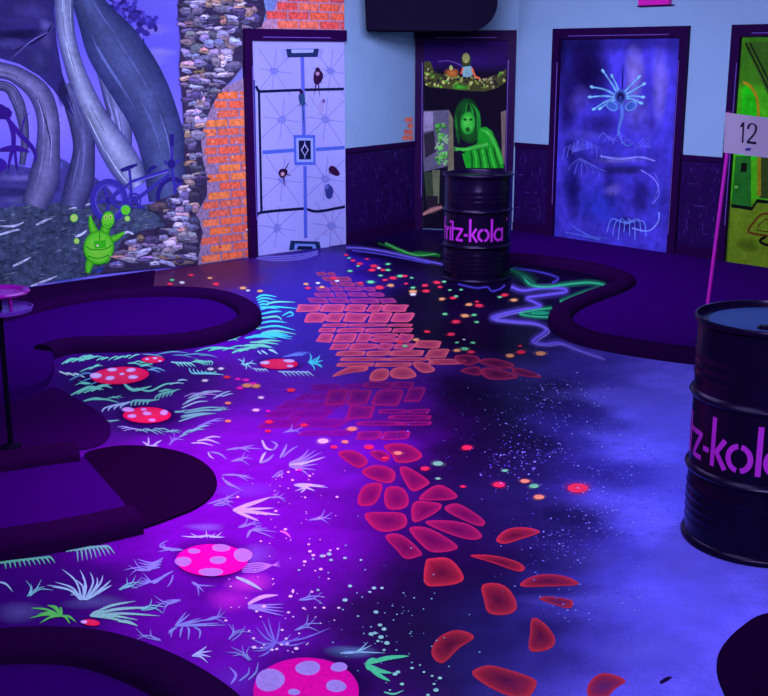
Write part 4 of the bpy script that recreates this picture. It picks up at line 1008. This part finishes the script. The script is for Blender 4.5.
for i in range(8): curl([(626, 224), (612 + i * 4.4, 219 + (i % 2) * 2), (607 + i * 5.6, 232 + (i % 3) * 4)], 1.2, (96, 120, 250))
curl([(632, 228), (648, 231), (658, 222), (659, 212)], 1.8, (110, 130, 255)); curl([(565, 232), (580, 235), (600, 240)], 1, (80, 110, 240)); curl([(572, 226), (590, 236), (606, 238)], 1, (80, 110, 240))
B.build('printed_picture', M_MIST, D3_, WR.n)

# ---- door 4, green corridor
r_d4b = r_d4a + 1.30
D4_, a, b_, zt = door('door_4', WR, r_d4a, r_d4b, FT, 'dark framed door with a picture of a green corridor at the right edge')
B = Brush(on_wall(WR, .0075))
def c4(u, v):
    if v > .78: return alb(50, 110, 24)
    if v > .3: return alb(60, 160, 22)
    return alb(62, 92, 22)
quad(WR, a, b_, .008, zt, c4, B, 0, 10, 26)
B.poly([(744.5, 42), (800, 42), (800, 150), (768, 95), (748, 52)], alb(46, 84, 26), 1)
for o in (0, 4.5): B.stroke([(745.5 + o, 43), (757 + o, 66), (772 + o, 96), (790 + o, 130)], 1.7, alb(14, 26, 14), 2, 3, None, None, False)
B.poly([(742.5, 88), (748, 84), (754, 92), (757, 112), (757, 160), (738, 160)], alb(30, 190, 20), 2); B.stroke([(743, 82), (751, 87), (757, 99), (758.5, 120), (758.5, 165)], 2.6, alb(150, 120, 20), 3, 5, None, None, False)
B.poly([(759.5, 118), (775, 118), (775, 200), (759.5, 198)], alb(40, 60, 26), 2); B.poly([(757, 118), (761, 118), (761, 196), (757, 196)], alb(120, 110, 24), 3)
B.poly([(735.5, 156), (751, 156), (751, 207), (731.5, 205)], alb(26, 96, 36), 2); B.poly([(741, 163), (747, 163), (746.6, 172), (740.6, 172)], alb(10, 16, 14), 4); B.ell(736, 187, 2.2, 1.5, alb(90, 170, 70), 4)
B.poly([(731.5, 204), (752, 207), (757, 199), (790, 203), (790, 206), (757.4, 202.6), (752, 210.6), (731.3, 207.4)], alb(10, 12, 16), 4)
B.poly([(731.2, 207), (752, 210.5), (757.5, 202.6), (800, 207), (800, 284), (727, 266)], alb(86, 116, 28), 3)
for x, y, rx, ry in [(740, 218, 10, 5), (748, 245, 14, 8), (762, 225, 8, 5), (745, 258, 12, 6)]: B.soft(x, y, rx, ry, alb(*random.choice([(110, 140, 40), (56, 84, 22)])), .6, 4)
CAR = alb(78, 46, 18)
B.stroke([(775, 214.4), (762, 214), (754, 222), (748.4, 230), (752, 233.4), (775, 237)], 2.4, CAR, 6, 2, None, None, False); B.stroke([(775, 220), (765, 219.4), (756.6, 230), (775, 232)], 1.2, alb(60, 40, 18), 6, 2, None, None, False)
B.stroke([(775, 247), (764, 244), (760, 240.6), (766, 236.4)], 3, alb(20, 16, 14), 6, 3, None, None, False)
B.build('printed_picture', M_PRINT, D4_, WR.n)

# ================================================================== LEFT MURAL
MU = tag(empty('mural', WL.at(1.6, 0.0, .006)), 'wall mural of giant pale ribs, a blue bicycle and a green turtle', 'mural')
wl = on_wall(WL, .004)
SKY0, SKY1 = alb(84, 78, 226), alb(108, 98, 244)
B = Brush(wl)
# printed sky with distant forms
s0 = 0.02; s1 = WL.su(206, 120)[0]
B.to = lambda s, z, l: WL.at(s, z, .004 + .0006 * l)
nu, nv = 14, 12
pts = [(s0 + (s1 - s0) * i / nu, .0 + 2.79 * j / nv) for j in range(nv + 1) for i in range(nu + 1)]
B._add(pts, [(j * (nu + 1) + i, j * (nu + 1) + i + 1, (j + 1) * (nu + 1) + i + 1, (j + 1) * (nu + 1) + i) for j in range(nv) for i in range(nu)],
       [tuple(p + (q - p) * (.5 + .5 * math.sin(j * .9 + i * .3)) for p, q in zip(SKY0, SKY1)) for j in range(nv + 1) for i in range(nu + 1)], 0)
B.to = wl
for x, y, rx, ry, al in [(140, 60, 30, 10, .5), (160, 52, 20, 6, .5), (60, 120, 14, 20, .4), (150, 30, 26, 8, .4), (25, 130, 10, 20, .5)]: B.soft(x, y, rx, ry, alb(150, 140, 255), al, 1)
# drifting dark island high in the sky
for i in range(80):
    t = random.random()
    x = 112 + 42 * t + random.gauss(0, 2); y = 4 + 20 * t + random.gauss(0, 6 - 3 * t)
    B.ell(x, max(-10, y), random.uniform(1.2, 4.4), random.uniform(1.2, 4), alb(*random.choice([(46, 38, 150), (56, 48, 180), (38, 28, 120), (70, 60, 200)])), 2, random.random() * 3, 9, None, .5, .1)
for x, y in [(136, 34), (146, 33), (140, 30), (151, 26)]: B.ell(x, y, 4, 3.4, alb(44, 36, 150), 2, 0, 10, None, .5, .12)
for l in ([(139, 38.4), (139, 44.6)], [(143.6, 38), (143.6, 44.2)], [(139, 41.6), (143.6, 41.2)]): B.stroke(l, 1.3, alb(30, 22, 110), 3, 1, None, None, False)
B.build('printed_sky', M_FLAT, MU, WL.n)

B = Brush(wl)
B.poly([(-236, 230), (-120, 196), (-30, 172), (10, 164), (30, 168), (60, 158), (72, 165), (96, 178), (110, 190), (120, 204), (60, 212), (-70, 230), (-236, 262)], alb(52, 50, 140), 4)
for x, y, rx, ry, c in [(20, 178, 24, 5, (96, 92, 200)), (10, 192, 30, 6, (40, 40, 116)), (52, 178, 10, 16, (44, 44, 130)), (60, 165, 8, 8, (70, 70, 180)), (100, 190, 10, 10, (60, 62, 150)), (25, 200, 26, 5, (78, 80, 170))]: B.soft(x, y, rx, ry, alb(*c), .9, 5)
B.build('printed_hills', M_PRINT, MU, WL.n)

B = Brush(wl, .05)
gx = [(-236, 252), (-90, 226), (-30, 212), (20, 206), (55, 203), (90, 199), (112, 203), (140, 205), (180, 200), (186, 240), (197, 264), (150, 268.5), (100, 274.5), (50, 282.5), (0, 291), (-90, 307), (-236, 336)]
B.poly(gx, alb(52, 60, 108), 6)
for i in range(640):
    x = random.uniform(-225, 150); y = random.uniform(207 - x * .05, 288 - x * .17)
    B.stroke([(x, y), (x + random.uniform(2, 9), y - random.uniform(.4, 3))], random.uniform(.6, 1.5), alb(*random.choice([(96, 110, 150), (24, 26, 62), (30, 34, 80), (74, 90, 128), (16, 16, 46), (110, 120, 170), (60, 84, 110)])), 7, 2)
for p in [[(69, 209), (84, 205.4), (96, 202.6)], [(13, 266), (22, 262), (31, 257)], [(31, 286), (45, 281), (57, 276)], [(0, 234.6), (12, 231), (20, 229.4)], [(75, 237), (82, 234), (87, 230)], [(36, 225), (44, 221), (52, 218)], [(120, 236), (128, 232), (136, 236)], [(0, 226), (14, 226), (24, 222)]]:
    B.stroke(p, [1.6, 2.4, .8], alb(160, 165, 240), 8, 4)
B.soft(75, 282, 24, 5, alb(36, 60, 190), .6, 7); B.soft(104, 270, 12, 4, alb(30, 56, 200), .7, 7)
B.build('printed_ground', M_GROUND, MU, WL.n)

# belly and the ribs, each its own part
def rib(name, pts, ws, c, e, layer, label=None, streaks=5):
    b = Brush(wl)
    b.stroke(pts, ws, alb(*c), layer, 7, None, alb(*[v * .78 for v in e]))
    sp = smooth2(pts, 7); wsp = [x[0] for x in smooth2([(x,) for x in ws], 7)]
    for k in range(streaks * 2):
        f = random.uniform(-.34, .34); i0 = random.randrange(0, max(1, len(sp) - 14)); i1 = min(len(sp) - 1, i0 + random.randrange(8, 14))
        q = []
        for i in range(i0, i1 + 1, 2):
            a_, b2 = sp[max(i - 1, 0)], sp[min(i + 1, len(sp) - 1)]; dx, dy = b2[0] - a_[0], b2[1] - a_[1]; l = math.hypot(dx, dy) or 1
            q.append((sp[i][0] - dy / l * wsp[i] * f, sp[i][1] + dx / l * wsp[i] * f))
        m = 1.25 if random.random() < .55 else .72
        if len(q) > 2: b.stroke(q, random.uniform(.8, 2.2), alb(*[min(255, v * m) for v in c]), layer + 1, 2)
    o = b.build(name, M_PRINT, MU, WL.n)
    if label: tag(o, label)
b = Brush(wl)
b.poly([(-236, -56), (56, -54), (54, 10), (57, 42), (62, 72), (72, 104), (76, 120), (66, 108), (54, 90), (40, 76), (20, 64), (0, 58), (-80, 62), (-150, 90), (-236, 120)], alb(36, 32, 108), 9)
for x, y, rx, ry, c in [(30, 10, 26, 14, (60, 54, 150)), (20, 34, 26, 7, (18, 12, 66)), (46, 40, 10, 12, (66, 62, 150)), (10, 44, 24, 7, (66, 62, 160)), (40, 60, 18, 14, (52, 50, 130)), (14, 20, 24, 6, (48, 42, 130)), (62, 92, 6, 14, (30, 28, 92)), (46, 25, 8, 8, (84, 80, 180))]: b.soft(x, y, rx, ry, alb(*c), .85, 10)
b.stroke([(52, 24), (46, 34), (34, 42), (20, 48), (8, 56)], 3, alb(16, 10, 60), 10, 4); b.stroke([(48, 32), (30, 42), (10, 60)], 1.6, alb(92, 86, 190), 10, 4)
tag(b.build('printed_belly', M_PRINT, MU, WL.n), 'dark shadowed belly above the ribs')
rib('rib', [(-60, 110), (-30, 88), (4, 86), (16, 98), (22, 116), (25, 140), (22, 165)], [8, 9, 10, 12, 11, 8, 6], (74, 74, 140), (44, 42, 110), 8, 'narrow rib at the far left edge')
rib('rib', [(-130, 90), (-60, 64), (0, 70), (22, 78), (40, 94), (48, 118), (48, 148), (44, 178), (34, 206)], [24, 22, 16, 18, 22, 22, 24, 30, 26], (98, 98, 172), (54, 52, 136), 10, 'curved rib left of the middle of the mural')
rib('rib', [(66, 84), (74, 104), (82, 126), (84, 150), (80, 180), (72, 206)], [14, 20, 24, 22, 28, 24], (78, 80, 156), (40, 40, 118), 9, 'rib in shade behind the front rib')
rib('rib', [(100, 72), (112, 96), (120, 120), (123, 145), (124, 176)], [6, 18, 22, 18, 12], (100, 104, 182), (58, 58, 146), 9, 'slim rib between the two largest ribs')
rib('rib', [(64, -54), (76, -26), (92, 10), (112, 44), (136, 82), (153, 116), (163, 150), (168, 200)], [18, 24, 34, 54, 56, 50, 46, 38], (66, 76, 148), (44, 50, 132), 11, 'broadest rib at the right of the mural', 9)
rib('rib', [(66, -54), (64, -24), (64, 4), (66, 32), (73, 62), (84, 92), (99, 122), (116, 150), (130, 172), (138, 186)], [20, 20, 19, 18, 18, 21, 24, 31, 30, 16], (132, 142, 214), (70, 72, 168), 13, 'pale front rib with a long lit edge', 9)
b = Brush(wl)
for p, w in [([(2, 112), (10, 122), (14, 140), (10, 160), (8, 172)], 7), ([(8, 118), (20, 134), (34, 150), (36, 164)], 7), ([(22, 132), (24, 120), (30, 112)], 2.4), ([(0, 150), (16, 148), (30, 152)], 9), ([(14, 140), (16, 160), (18, 172)], 4), ([(-6, 120), (6, 110), (10, 116)], 10)]: b.stroke(p, w, alb(44, 18, 140), 14, 5)
b.ell(2, 112, 9, 8, alb(38, 14, 120), 14, 0, 12, None, .5, .15); b.ell(-2, 165, 9, 7, alb(46, 20, 150), 14)
b.stroke([(39, 100), (46, 122), (50, 140), (51, 150)], 1.6, alb(20, 14, 70), 14, 4)
b.build('printed_creature', M_FLAT, MU, WL.n)

# bicycle
b = Brush(wl); BK, BK2 = alb(46, 38, 158), alb(32, 24, 120)
def ringp(cx, cy, rx, ry, w, c, layer, a0=0, a1=360):
    b.stroke([(cx + rx * math.cos(math.radians(a0 + (a1 - a0) * i / 40)), cy + ry * math.sin(math.radians(a0 + (a1 - a0) * i / 40))) for i in range(41)], w, c, layer, 1, None, None, False)
ringp(109, 200.6, 16.5, 19.5, 5, BK, 15); ringp(109, 200.6, 13.4, 16, 1.2, alb(70, 60, 200), 16)
for k in range(5):
    t = .5 + k * 2 * PI / 5
    b.stroke([(109, 200.6), (109 + 15 * math.cos(t), 200.6 + 18 * math.sin(t))], 3, BK, 15, 1, None, None, False)
b.ell(109, 200.6, 3, 3.4, BK2, 17); ringp(173, 197, 15, 18, 4.4, BK2, 15, 170, 330); ringp(134.5, 200.6, 6, 7, 1.6, BK, 16); ringp(134.5, 200.6, 3, 3.6, 1.6, BK2, 16)
for p, w in [([(109, 200.6), (131, 182)], 2.4), ([(109, 200.6), (135, 203.4)], 2.4), ([(129.6, 170), (132, 201)], 2.8), ([(131, 181.6), (169, 170)], 3.2), ([(134.5, 200.6), (170, 174)], 3.4), ([(171, 164), (173, 176), (176, 196)], 3.2), ([(171.6, 164), (172, 137)], 2.6), ([(164, 161), (171, 164.6), (180, 160)], 2.6), ([(134.5, 200.6), (141, 207)], 2), ([(134.5, 200.6), (129, 194)], 2), ([(138, 207.4), (145, 207)], 2.6)]:
    b.stroke(p, w, BK, 17, 2, None, None, False)
b.stroke([(120.6, 170.6), (128, 168), (137.4, 164.2)], [3, 4.6, 2], BK2, 18, 3); b.stroke([(172, 134), (172, 146)], 4.2, BK2, 18, 1, None, None, False); b.stroke([(147, 172.5), (152, 168), (157, 166.4)], [2, 4.4, 2], BK2, 16, 3)
b.ell(171.4, 164, 4, 4.6, BK2, 18); b.ell(180, 186, 5, 3.4, BK, 18)
b.stroke([(134, 182.4), (168, 171.6)], .8, alb(100, 92, 235), 18, 1, None, None, False)
tag(b.build('printed_bicycle', M_FLAT, MU, WL.n), 'dark blue bicycle leaning in front of the ribs')

# turtle
b = Brush(wl); TG, TD, TL = alb(84, 232, 50), alb(28, 130, 24), alb(150, 250, 110)
def leaf(p, w): b.stroke(p, w, TG, 19, 5, None, TD)
leaf([(96, 236), (92, 226), (90, 216)], [9, 7, 2]); leaf([(110, 240), (117, 237), (124.5, 232)], [7, 6, 2]); leaf([(92, 258), (89, 266), (88, 273)], [9, 8, 4]); leaf([(108, 258), (111, 264), (110, 269)], [8, 7, 4]); leaf([(104, 234), (107, 224)], [10, 9])
b.ell(98.8, 247.6, 15.4, 17.2, TG, 20, .12, 30, TD, .8); b.ell(99, 248.5, 12.6, 14, alb(96, 240, 60), 21, .12, 26, alb(70, 214, 44), .7)
b.ell(108, 220, 6.6, 9, TG, 22, .15, 22, TD, .75); b.ell(105.6, 217.4, 1.9, 2.4, TL, 23); b.ell(110.6, 216.8, 1.9, 2.4, TL, 23); b.ell(105.8, 217.8, .8, 1.1, TD, 24); b.ell(110.6, 217.2, .8, 1.1, TD, 24); b.stroke([(104.4, 224), (107.6, 226), (111.4, 223.4)], 1, TD, 23, 3, None, None, False)
b.poly([(93.6, 241), (105.6, 240), (106.4, 247.6), (94.6, 248.8)], alb(44, 160, 30), 22)
for p in [[(85.6, 246), (92, 249.6), (105, 249), (112, 245)], [(88, 256), (98, 258.4), (109, 255)], [(99.5, 233), (99.6, 240)]]: b.stroke(p, 1.1, TD, 22, 4, None, None, False)
b.ell(97.6, 245.6, 1.1, 1.1, alb(220, 255, 210), 23)
for x, y, r in [(74, 218, 4), (76.6, 241, 2.9), (125.6, 210, 4.8), (127.4, 218.6, 2.8)]: b.ell(x, y, r, r * 1.05, TL if r < 4.5 else TG, 22, 0, 18, alb(60, 190, 70), .6)
tag(b.build('printed_turtle', M_FLAT, MU, WL.n), 'glowing green turtle with bubbles near the floor')

# brick field: mortar and every brick of the printed wall
b = Brush(wl)
brick_edge = [(84, 219), (100, 213), (106, 212), (120, 207), (140, 202), (160, 203), (180, 208), (198, 206), (212, 197), (222, 201), (232, 203), (245, 198), (258, 200), (266, 198)]
def left_edge(y):
    for (y0, x0), (y1, x1) in zip(brick_edge, brick_edge[1:]):
        if y0 <= y <= y1: return x0 + (x1 - x0) * (y - y0) / (y1 - y0)
    return brick_edge[0][1] if y < 92 else brick_edge[-1][1]
fy = lambda x: 265 - (x - 197) * .153
b.poly([(231, 84), (243.6, 78), (247, fy(247)), (198, fy(198)), (194, 212), (203, 190), (197, 140), (208, 100), (218, 90)], alb(122, 100, 160), 6)
bs, bz = .245, .0795
ob = b.to
b.to = lambda s, z, l: WL.at(s, z, .004 + .0006 * l)
sr = d1a - .004
for r in range(24):
    z0 = .004 + r * bz; s = sr - 3.2 * bs + (r % 2) * bs * .5
    zc = z0 + bz / 2
    while s < sr:
        for sa, sb in [(s, s + bs)]:
            sa2, sb2 = sa + .008, min(sb - .008, sr)
            mid = WL.at((sa2 + sb2) / 2, zc)
            v = mid - CAM; dpt = v.dot(_F); px_, py_ = 384 + F * v.dot(_R) / dpt, 348 + F * v.dot(_D) / dpt
            tl = left_edge(py_)
            if sb2 - sa2 > .02 and px_ > tl + 1 and py_ > (92 if px_ < 238 else 84):
                c = random.choice([(206, 92, 76), (218, 98, 70), (196, 84, 78), (212, 104, 88), (188, 88, 86), (222, 108, 78)])
                # keep the brick inside the ragged edge
                xa = WL.su(tl, py_)[0]
                sa2 = max(sa2, xa + random.uniform(-.03, .02))
                if sb2 - sa2 > .02:
                    b.fan([(sa2, z0 + .008 + random.uniform(0, .004)), (sb2, z0 + .008 + random.uniform(0, .004)), (sb2, z0 + bz - .006), (sa2, z0 + bz - .006 - random.uniform(0, .004))], alb(*c), alb(*[v * .86 for v in c]), 7, .8)
                    if random.random() < .5: b.ell(random.uniform(sa2, sb2), z0 + random.uniform(.02, .06), random.uniform(.008, .022), random.uniform(.005, .012), alb(*random.choice([(176, 130, 190), (150, 60, 80), (236, 150, 120), (160, 130, 200)])), 8, 0, 8, None, .5, .15)
        s += bs
tag(b.build('printed_bricks', M_ROCK, MU, WL.n), 'orange brickwork beside the white door')

# bricks and pale plaster above the white door
b = Brush(wl)
b.poly([(243, 31), (262, 31), (264, 22), (272, 12), (280, -20), (292, -54), (243, -54)], alb(96, 112, 200), 4)
b.poly([(252, 31), (344, 31), (344, -52), (296, -53), (284, -24), (276, 6), (270, 16), (262, 24)], alb(150, 110, 170), 5)
b.to = lambda s, z, l: WL.at(s, z, .004 + .0006 * l)
zlo = 2.052
for r in range(9):
    z0 = zlo + r * bz; s = sr - .1 + (r % 2) * bs * .5 - bs
    while s < WL.len:
        sa, sb = s + .007, min(s + bs - .007, WL.len - .003)
        mid = WL.at((sa + sb) / 2, z0); v = mid - CAM; dpt = v.dot(_F); px_, py_ = 384 + F * v.dot(_R) / dpt, 348 + F * v.dot(_D) / dpt
        if sb > sa + .02 and px_ > 262 + max(0, 30 - py_) * .62 + random.uniform(-3, 3):
            c = random.choice([(190, 70, 84), (206, 84, 80), (176, 66, 92), (210, 96, 96)])
            b.fan([(sa, z0 + .006), (sb, z0 + .006), (sb, z0 + bz - .006), (sa, z0 + bz - .006)], alb(*c), alb(*[q * .85 for q in c]), 7, .8)
        s += bs
b.build('printed_bricks', M_ROCK, MU, WL.n)

# tumbled stones between picture and bricks
b = Brush(wl, .12)
zone = [(180, -54), (178, 14), (181, 44), (179, 66), (182, 96), (184, 128), (184, 150), (186, 176), (176, 194), (158, 200), (150, 206), (160, 216), (166, 226), (140, 231), (122, 240), (116, 252), (108, 262), (100, 273.5), (140, 269.5), (198, 264.6), (199, 250), (203, 232), (196, 214), (207, 196), (207, 180), (203, 160), (201, 140), (205, 122), (212, 106), (219, 92), (232, 80), (243, 66), (243, 31), (262, 27), (266, 12), (260, -20), (256, -54)]
b.poly(zone, alb(44, 36, 80), 25)
def inside(x, y, poly):
    r = False
    for (x0, y0), (x1, y1) in zip(poly, poly[1:] + poly[:1]):
        if (y0 > y) != (y1 > y) and x < (x1 - x0) * (y - y0) / (y1 - y0) + x0: r = not r
    return r
pal = [(112, 106, 168), (96, 92, 152), (134, 124, 190), (84, 80, 140), (124, 104, 136), (138, 110, 124), (70, 64, 120), (128, 122, 200), (96, 86, 130), (120, 116, 180), (54, 46, 96)]
def slab(x, y, rx, ry, c, lay):
    n = random.randrange(5, 8); ph = random.random() * 6; rot = random.uniform(-.35, .35)
    q = []
    for i in range(n):
        t = ph + 2 * PI * i / n + random.uniform(-.42, .42); k = random.uniform(.8, 1.18)
        # blocks are squarer than pebbles
        ct, st = math.cos(t), math.sin(t); k /= max(abs(ct), abs(st)) ** .55
        q.append((x + rx * k * ct * math.cos(rot) - ry * k * st * math.sin(rot), y + rx * k * ct * math.sin(rot) + ry * k * st * math.cos(rot)))
    b.fan(q, alb(*c), alb(*[v * .6 for v in c]), lay, .8)
    b.poly([(x + (p[0] - x) * .72 - rx * .06, y + (p[1] - y) * .42 - ry * .34) for p in q], alb(*[min(255, v * random.uniform(1.1, 1.4)) for v in c]), lay + 1)
    for k in range(2):
        a0 = random.uniform(-.5, .1); y0 = random.uniform(-.1, .6)
        b.stroke([(x + rx * a0, y + ry * y0), (x + rx * (a0 + .3), y + ry * (y0 + .1)), (x + rx * (a0 + .55), y + ry * (y0 - .05))], random.uniform(.5, 1.1), alb(22, 16, 46), lay + 2, 2)
y = -52.0; lay = 26
while y < 272:
    hh = random.uniform(3.4, 8.5)
    x = 98.0
    while x < 268:
        rx = random.uniform(3.4, 9.5) * (1.25 if y > 226 else 1)
        cx, cy, ry = x + rx * .8, y + random.uniform(-3, 3), hh * random.uniform(.45, .8)
        ok = all(inside(cx + dx * rx * .45, cy + dy * ry * .5, zone) for dx, dy in ((0, 0), (1, 0), (-1, 0), (0, 1), (0, -1)))
        ok = ok and cy + ry < 272.5 - max(0, cx - 100) * .09 and cx + rx < (243 if cy > 30 else 262)
        if ok and random.random() < .96:
            sh = .62 + .75 * (.5 + .5 * math.sin(cx * .21 + 2 * math.sin(cy * .09)) * math.cos(cy * .13 + cx * .05))
            c = random.choice(pal)
            slab(cx, cy, rx, ry, tuple(min(230, v * sh) for v in c), lay + 3 * random.randrange(0, 3))
        x += rx * 1.4
    y += hh * .86
tag(b.build('printed_stones', M_ROCK, MU, WL.n), 'grey tumbled stones between picture and bricks')

# flaking brick patch at the edge of the short wall
b = Brush(on_wall(WS, .002))
for x0, y0, x1, y1 in [(404.5, 117, 412.6, 122), (407, 123, 413, 128), (403.6, 129, 412.8, 134.4), (402, 135.2, 413, 140)]:
    b.poly([(x0, y0 + .6), (x1, y0), (x1, y1), (x0 + .8, y1 + .2)], alb(214, 104, 110), 1)
tag(b.build('brick_patch', M_ROCK, bpy.data.objects['wall_corner'], WS.n), 'small patch of bare orange brick')

# ================================================================== LIGHT
def area(name, loc, target, size, energy, col, sy=None, spread=180):
    l = bpy.data.lights.new(name, 'AREA'); l.energy = energy; l.color = col; l.shape = 'RECTANGLE'; l.size = size; l.size_y = sy or size; l.spread = math.radians(spread)
    o = link(bpy.data.objects.new(name, l)); o.location = loc
    o.rotation_euler = (Vector(target) - Vector(loc)).to_track_quat('-Z', 'Y').to_euler()
    return o
def spot(name, loc, target, energy, col, ang, blend=1.0, r=.15):
    l = bpy.data.lights.new(name, 'SPOT'); l.energy = energy; l.color = col; l.spot_size = math.radians(ang); l.spot_blend = blend; l.shadow_soft_size = r
    o = link(bpy.data.objects.new(name, l)); o.location = loc
    o.rotation_euler = (Vector(target) - Vector(loc)).to_track_quat('-Z', 'Y').to_euler()
    return o
UV = (0.45, 0.33, 1.0)
WASH = (0.43, 0.35, 1.0)
LK = 1.0
area('blacklight_tube_left', (-.9, 7.0, 2.72), (-2.0, 9.6, .3), 1.8, 150 * LK, WASH, .5, 130)
area('blacklight_tube_back', (0.1, 8.9, 2.72), (.3, 12.2, .5), 1.4, 70 * LK, WASH, .4, 130)
area('blacklight_tube_right', (1.0, 7.6, 2.72), (2.75, 10.7, .3), 1.8, 105 * LK, WASH, .5, 130)
area('blacklight_tube_middle', (-.3, 6.2, 2.74), (-.3, 6.2, 0), 1.8, 80 * LK, UV, 2.4)
area('blacklight_tube_front', (-.2, 3.0, 2.74), (-.2, 3.2, 0), 1.6, 50 * LK, UV, 1.6)
area('added_front_fill', (.4, .9, 2.72), (.6, 8.0, .7), 2.2, 160 * LK, UV, .6, 130)  # added fill light, unseen, to brighten the flag, drum fronts and walls
spot('violet_spot', (-.4, 4.8, 2.72), (-.5, 4.75, 0), 480, (0.72, 0.02, 1.0), 64)
spot('blue_spot', (-.9, 8.4, 2.72), (-.9, 8.9, 0), 170, (0.12, 0.28, 1.0), 46)
spot('mist_spot', (1.5, 4.6, 2.72), (1.35, 4.6, 0), 190, (0.22, 0.25, 1.0), 64)
w = bpy.data.worlds.new('world'); sc.world = w; w.use_nodes = True
w.node_tree.nodes['Background'].inputs[0].default_value = (0.35, 0.2, 1, 1); w.node_tree.nodes['Background'].inputs[1].default_value = 0.012

# ================================================================== CAMERA
cd = bpy.data.cameras.new('camera'); cam = link(bpy.data.objects.new('camera', cd))
cam.location = CAM; cam.rotation_euler = (PI / 2 - PITCH, 0, 0)
cd.sensor_fit = 'HORIZONTAL'; cd.sensor_width = 36; cd.lens = 36 * F / 768; cd.clip_end = 60
sc.camera = cam
sc.view_settings.view_transform = 'Standard'; sc.view_settings.look = 'None'
sc.view_settings.exposure = 0.0; sc.view_settings.gamma = 1.0; sc.view_settings.use_curve_mapping = False
